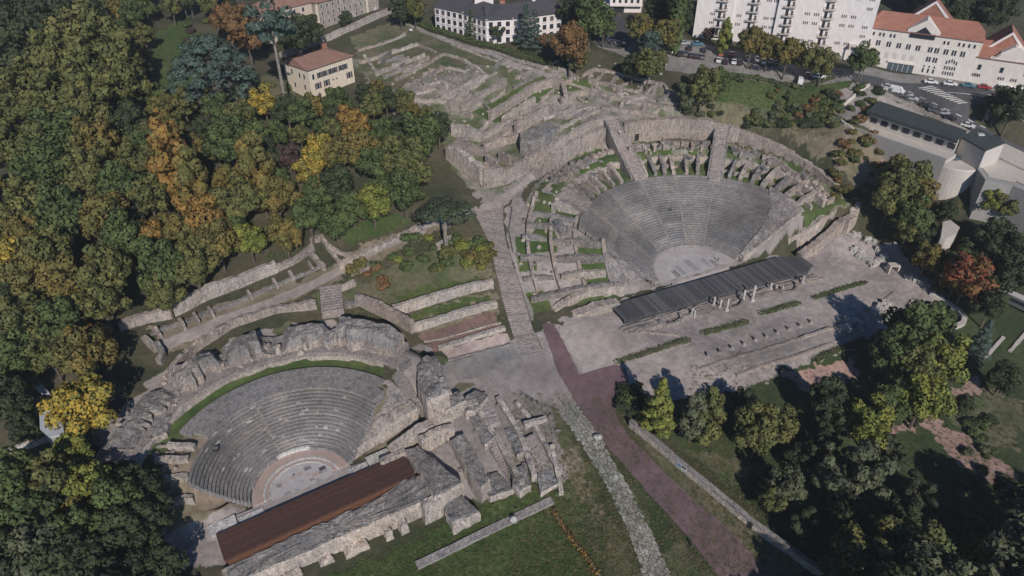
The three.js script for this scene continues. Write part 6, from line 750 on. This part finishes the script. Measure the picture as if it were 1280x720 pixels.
// ───────────────────────── hedges, blocks, posts, people
function hedge(pxs, w, h, pal, label, group) { const pts = px2(pxs), c = pts[0], T = thingAt('hedge', label, 'hedge', [c[0], Hg(...c), c[1]], group), lobes = []; for (let i = 1; i < pts.length; i++) { const a = pts[i - 1], b = pts[i], n = Math.max(1, Math.round(Math.hypot(b[0] - a[0], b[1] - a[1]) / .9)); for (let k = 0; k < n; k++) { const x = lerp(a[0], b[0], k / n), z = lerp(a[1], b[1], k / n); lobes.push([x, Hg(x, z) + h * .5, z, w * .6 + .15, h * .55, w * .6 + .15]); } } mesh('foliage', leafCloud(lobes, Math.min(9000, Math.round(lobes.length * (26 + 16 * w * h))), .42, PAL[pal], { spread: .9 }), leafMat, T); mesh('twigs', wallGeo(pts, { h: h * .6, t: w * .6, rag: .05, bulge: .05, step: 2 }), M.trunk, T); }
hedge([[772, 452], [815, 438], [862, 424]], 1.9, .28, 'lawn', 'clipped green hedge beside the gravel court', 'hedges behind the stage'); hedge([[880, 416], [935, 402]], 1.8, .28, 'lawn', 'clipped green hedge below the white columns', 'hedges behind the stage'); hedge([[952, 391], [1000, 378]], 1.8, .28, 'lawn', 'clipped green hedge between the columns and the stone blocks', 'hedges behind the stage'); hedge([[1017, 373], [1083, 352]], 1.5, .28, 'lawn', 'clipped green hedge crossing the gravel by the stone blocks', 'hedges behind the stage'); hedge([[1020, 448], [1062, 432], [1080, 424]], 2.4, .5, 'green', 'broad green strip of planting at the foot of the forecourt');
hedge([[508, 24], [548, 42], [600, 58], [650, 72], [690, 84]], 2.2, 2.2, 'green', 'tall clipped hedge in front of the slate-roofed hostel'); hedge([[903, 94], [950, 100], [1000, 108], [1012, 108], [1042, 98]], 1.6, 1.2, 'green', 'long clipped hedge below the car park'); hedge([[692, 640], [712, 672], [735, 700], [750, 722]], .9, .75, 'orange', 'rust coloured flower border at the edge of the lawn');
{ const A = [[884.6, 445], [899.7, 440.5], [914.5, 435.8], [929.6, 430.8], [943.7, 425.7], [957.5, 421.4], [971.6, 416.3], [986, 412.3], [999.8, 408], [1013.6, 403.6]]; for (const [x, y] of A) { const p = hit(x, y), g = thing('stone_stub', 'small weathered stone stub standing in the line across the forecourt', 'stone', [p[0], Hg(...p), p[1]], rr(0, 3), 'row of stone stubs on the forecourt'); const c = new THREE.CylinderGeometry(.34, .46, 1.15, 9).toNonIndexed(); c.translate(0, .42, 0); mesh('shaft', finish(c.attributes.position.array, { amp: .2 }), M.seatWarm, g); mesh('base', box(-.55, .55, -.2, .1, -.55, .55), M.block, g); } }
{ const T0 = hit(960, 450); const T = thingAt('forecourt_kerbs', 'low stone kerbs and ledges stepping down the forecourt behind the stage', 'kerb', [T0[0], Hg(...T0), T0[1]]); for (const [p, h] of [[[[870, 462], [960, 436], [1030, 412]], .25], [[[920, 470], [990, 448], [1040, 430]], .5], [[[1000, 424], [1040, 411]], .6], [[[770, 456], [862, 428]], .15], [[[1060, 404], [1118, 366]], .35], [[[850, 420], [800, 415]], .5]]) mesh('kerb', wallGeo(px2(p), { h, t: .7, rag: .08 }), M.wall, T); }
function blockField(list, n, label, group) { for (let i = 0; i < n; i++) { const [x, y, rx, ry] = list[i % list.length], p = hit(x + rr(-rx, rx), y + rr(-ry, ry)), g = thing('stone_block', label, 'stone block', [p[0], Hg(...p), p[1]], rr(0, 3.14), group), w = rr(.4, .85), l = rr(.45, 1.05), h = rr(.5, 1.5); const q = []; boxPos(q, -w, w, -.2, h, -l, l, ([a, b, c]) => [a * (1 + rr(-.12, .12)), b + (b > 0 ? rr(-.1, .1) : 0), c * (1 + rr(-.12, .12))]); mesh('block', finish(q, { uv: .4 }), rnd() < .6 ? M.whiteStone : M.block, g); if (rnd() < .3) mesh('moulding', box(-w * 1.12, w * 1.12, h * .72, h * .86, -l * 1.1, l * 1.1), M.whiteStone, g); } }
blockField([[1066, 313, 3, 3], [1074, 320, 3, 3], [1084, 325, 3, 3], [1090, 331, 3, 3], [1097, 328, 2, 3]], 40, 'pale carved block stacked in the double row on the gravel', 'carved blocks in the double row'); blockField([[1064, 294, 3, 2], [1072, 297, 3, 2], [1082, 302, 3, 2], [1092, 304, 3, 2], [1098, 314, 2, 4], [1104, 324, 2, 3]], 22, 'grey carved block lined up at the foot of the ruined side wall', 'carved blocks below the side wall'); blockField([[1136, 347, 3, 1.5], [1144, 350, 3, 1.5], [1152, 354, 3, 1.5], [1160, 358, 2, 1]], 15, 'pale block in the line along the shrubs', 'carved blocks along the shrubs'); blockField([[1092, 392, 4, 2], [1100, 387, 4, 2], [1108, 382, 4, 2], [1080, 398, 4, 2], [1072, 403, 4, 2], [1062, 402, 4, 2], [1055, 410, 4, 3], [1120, 402, 3, 2], [1075, 412, 4, 2]], 48, 'white block in the heap at the edge of the forecourt', 'carved blocks in the heap');
{ const p = W(1186, 288, 12), T = thingAt('pale_shelter', 'pale angular concrete shelter among the dark shrubs', 'shelter', [p[0], 8, p[1]]); mesh('roof', prism(px3([[1179, 277], [1188, 275], [1200, 284], [1196, 291], [1182, 299], [1176, 297]], 13), 8, 13), M.concretePale, T); const q = W(1118, 332, 2), U = thingAt('concrete_portal', 'pale concrete portal at the edge of the gravel by the blocks', 'portal', [q[0], 0, q[1]]); for (const [x0, x1, y0, y1] of [[-1.5, -1.1, -.5, 2], [1.1, 1.5, -.5, 2], [-1.5, 1.5, 2.01, 2.35]]) mesh(y0 > 1 ? 'lintel' : 'jamb', box(q[0] + x0, q[0] + x1, y0, y1, q[1] - 1.1, q[1] + .8), M.concretePale, U);
  const r = [[1163, 368], [1180, 378], [1196, 388], [1205, 398], [1203, 406], [1192, 410]]; const c0 = hit(1190, 390), V = thingAt('curved_ramp_wall', 'pale low wall curling round the path at the forecourt corner', 'wall', [c0[0], Hg(...c0), c0[1]]); mesh('wall', wallGeo(px2(r), { h: .9, t: 1.3, rag: .03, bulge: .03 }), M.concretePale, V);
  for (const [x, y, l] of [[1232, 448, 'pale garden step edge above the sunken beds'], [1262, 440, 'second pale garden step edge beside the sunken beds']]) { const a = hit(x, y), b = hit(x + 22, y - 26), T2 = thingAt('garden_edge', l, 'kerb', [a[0], Hg(...a), a[1]]); mesh('edge', wallGeo([a, b], { h: .4, t: .8, rag: .05 }), M.concretePale, T2); }
  const v = hit(1274, 385), B = thing('parked_coach', 'grey coach standing in the shade at the park edge', 'coach', [v[0], Hg(...v), v[1]], 2.2); mesh('body', box(-5, 5, .5, 3.2, -1.25, 1.25, { amp: .05 }), M.metal, B); mesh('window_band', box(-4.9, 4.9, 1.6, 2.6, -1.29, 1.29, { amp: 0 }), M.glass, B); mesh('roof', box(-4.8, 4.8, 3.2, 3.35, -1.1, 1.1, { amp: .05 }), M.frame, B); for (const x of [-3.4, 3.2]) for (const z of [-1.2, 1.2]) { const w = new THREE.CylinderGeometry(.5, .5, .3, 14).rotateX(1.5708).toNonIndexed(); w.translate(x, .5, z); mesh('wheel', finish(w.attributes.position.array, { amp: 0 }), M.tyre, B); } }
{ const a = hit(747, 548), g = thing('white_boulder', 'white squared boulder between the paved street and the red road', 'stone', [a[0], Hg(...a), a[1]]); mesh('boulder', lump(0, .5, 0, 1.1, .7, .8, { d: 2, k: .3 }), M.whiteStone, g); const b = hit(514, 42), h = thing('info_panel', 'small white panel on a post in the upper grass', 'sign', [b[0], Hg(...b), b[1]]); mesh('post', tube([[0, -.3, 0], [0, 1.2, 0]], .06, .06), M.metal, h); mesh('panel', box(-.6, .6, 1, 1.9, -.05, .05), M.frame, h);
  for (const [x, y, l] of [[838, 262, 'small dark equipment case on the great seats'], [270, 561, 'small dark equipment case on the small seats']]) { const p = hit(x, y, 2), e = thing('equipment_case', l, 'case', [p[0], Hg(...p) + 1.6, p[1]]); mesh('case', box(-.5, .5, 0, .7, -.35, .35), M.darkMetal, e); mesh('lid', box(-.52, .52, .7, .78, -.37, .37), M.metal, e); } }
// scaffolding cabins tucked in the upper ring
for (const [ang, l] of [[26.5, 'grey steel stair frame between radial walls beside the right ramp'], [-21, 'grey steel stair frame between radial walls beside the broad ramp'], [59, 'grey steel stair frame near the ruined right end'], [-61, 'grey steel stair frame near the long stair']]) { const p = pol(TH, 41, ang), y = zfT(ang), g = thing('steel_stair_frame', l, 'scaffold', [p[0], y, p[1]], -ang * .0174 - .42); for (const x of [-1.2, 1.2]) for (const z of [-1.4, 1.4]) mesh('post', tube([[x, -.3, z], [x, 3.4, z]], .09, .09, 5), M.metal, g); for (let i = 0; i < 7; i++) mesh('tread', box(-1.1, 1.1, .3 + i * .42, .38 + i * .42, 1.2 - i * .4, 1.5 - i * .4), M.metal, g); for (const x of [-1.2, 1.2]) mesh('rail', tube([[x, 1.2, 1.4], [x, 3.9, -1.4]], .06, .06, 5), M.metal, g); mesh('landing', box(-1.3, 1.3, 3.2, 3.3, -2.4, -1.2), M.metal, g); }
// people: one continuous body each
function bodyGeo(shirt, trousers, stride) {
  const N = 52, mc = new MarchingCubes(N, leafMat, false, false, 60000); mc.isolation = 0; const J = [[0, 1.62, .02, .105, 0, 1.68, .02, .1], [0, 1.5, 0, .055, 0, 1.58, .01, .055], [0, 1.38, 0, .15, 0, 1.05, 0, .135], [-.12, 1.42, 0, .09, .12, 1.42, 0, .09], [0, 1, 0, .14, 0, .92, 0, .15]];
  for (const s of [-1, 1]) { const f = s * stride; J.push([s * .19, 1.42, 0, .07, s * .25, 1.12, -f * .4, .052], [s * .25, 1.12, -f * .4, .05, s * .25, .88, -f * .9 + .08, .04], [s * .25, .88, -f * .9 + .08, .042, s * .25, .78, -f * .9 + .1, .03], [s * .09, .92, 0, .1, s * .1, .5, f, .07], [s * .1, .5, f, .068, s * .1, .1, f * 1.6 - (s * stride < 0 ? .05 : 0), .05], [s * .1, .05, f * 1.6, .05, s * .11, .04, f * 1.6 + .16, .04]); }
  const sd = (x, y, z) => { let d = 9; for (const [ax, ay, az, ar, bx, by, bz, br] of J) { const ux = bx - ax, uy = by - ay, uz = bz - az, t = clamp(((x - ax) * ux + (y - ay) * uy + (z - az) * uz) / (ux * ux + uy * uy + uz * uz), 0, 1), q = Math.hypot(x - ax - ux * t, y - ay - uy * t, z - az - uz * t) - lerp(ar, br, t), k = .03, h = clamp(.5 + .5 * (d - q) / k, 0, 1); d = lerp(d, q, h) - k * h * (1 - h); } return d; };
  for (let k = 0; k < N; k++) for (let j = 0; j < N; j++) for (let i = 0; i < N; i++) mc.field[k * N * N + j * N + i] = -sd((i / N * 2 - 1) * .95, (j / N * 2 - 1) * .95 + .9, (k / N * 2 - 1) * .95);
  mc.update(); const n = mc.count, p = new Float32Array(n * 3), nm = new Float32Array(n * 3), c = new Float32Array(n * 3); for (let i = 0; i < n; i++) { const x = mc.positionArray[i * 3] * .95, y = mc.positionArray[i * 3 + 1] * .95 + .9, z = mc.positionArray[i * 3 + 2] * .95; p.set([x, y, z], i * 3); nm.set([mc.normalArray[i * 3], mc.normalArray[i * 3 + 1], mc.normalArray[i * 3 + 2]], i * 3); const col = y > 1.68 || (y > 1.56 && z < 0) ? [.06, .04, .03] : y > 1.5 ? [.5, .33, .25] : y < .09 ? [.03, .03, .03] : y < .98 && Math.abs(x) < .2 ? trousers : Math.abs(x) > .2 && y < 1.0 ? [.5, .33, .25] : shirt; c.set(col, i * 3); }
  const g = new THREE.BufferGeometry(); g.setAttribute('position', new THREE.BufferAttribute(p, 3)); g.setAttribute('normal', new THREE.BufferAttribute(nm, 3)); g.setAttribute('color', new THREE.BufferAttribute(c, 3)); g.computeVertexNormals(); return g;
}
{ const lightB = bodyGeo([.7, .69, .66], [.05, .06, .1], .12), darkB = bodyGeo([.05, .05, .06], [.06, .06, .07], .1);
  const person = (x, y, z, g, turn, label) => { const o = thing('person', label, 'person', [x, y, z], turn); mesh('body', g, leafMat, o); };
  const st = hit(627, 299); person(st[0], Hg(...st) + .25, st[1], lightB, 2.6, 'person in a white top walking on the long stair'); const r1 = pol(TH, 50.5, 1.2); person(r1[0], 22.2, r1[1], lightB, 3, 'person in a white top high on the middle stair ramp'); const r2 = pol(TH, 45, 1.8); person(r2[0], 19, r2[1], darkB, 0, 'person in dark clothes lower on the middle stair ramp'); const s2 = W(857, 320, .1); person(s2[0] + 9, .1, s2[1] + 3, darkB, 1, 'person in dark clothes on the edge of the great orchestra'); const q = hit(864, 684); person(q[0], Hg(...q) + .1, q[1], darkB, 1.2, 'person in dark clothes walking down the red road'); const v = W(585, 513, 1.6); person(v[0], Hg(...v), v[1], lightB, .4, 'person in a white top beside the small theatre stairs'); }

{ const fence = (pl, label) => { const pts = px2(pl), c = pts[0], T = thingAt('railing', label, 'railing', [c[0], Hg(...c), c[1]]); for (let i = 1; i < pts.length; i++) { const a = pts[i - 1], b = pts[i], L = Math.hypot(b[0] - a[0], b[1] - a[1]), n = Math.max(1, Math.round(L / 1.8)); for (let k = 0; k <= n; k++) { const x = lerp(a[0], b[0], k / n), z = lerp(a[1], b[1], k / n); mesh('post', tube([[x, Hg(x, z) - .2, z], [x, Hg(x, z) + 1.05, z]], .05, .05, 5), M.darkMetal, T); } for (const h of [.5, 1]) mesh('rail', tube([...Array(n + 1)].map((_, k) => { const x = lerp(a[0], b[0], k / n), z = lerp(a[1], b[1], k / n); return [x, Hg(x, z) + h, z]; }), .04, .04, 4), M.darkMetal, T); } };
  fence([[652, 494], [672, 506], [692, 512]], 'dark metal railing at the head of the paved street'); fence([[1066, 104], [1100, 111], [1138, 130]], 'dark metal railing above the museum lawn'); fence([[558, 196], [580, 216], [602, 236]], 'dark metal railing below the tall ruin wall'); fence([[640, 262], [636, 290], [641, 316]], 'dark metal railing between the long stair and the ruined cells'); }
renderer.render(scene, camera);
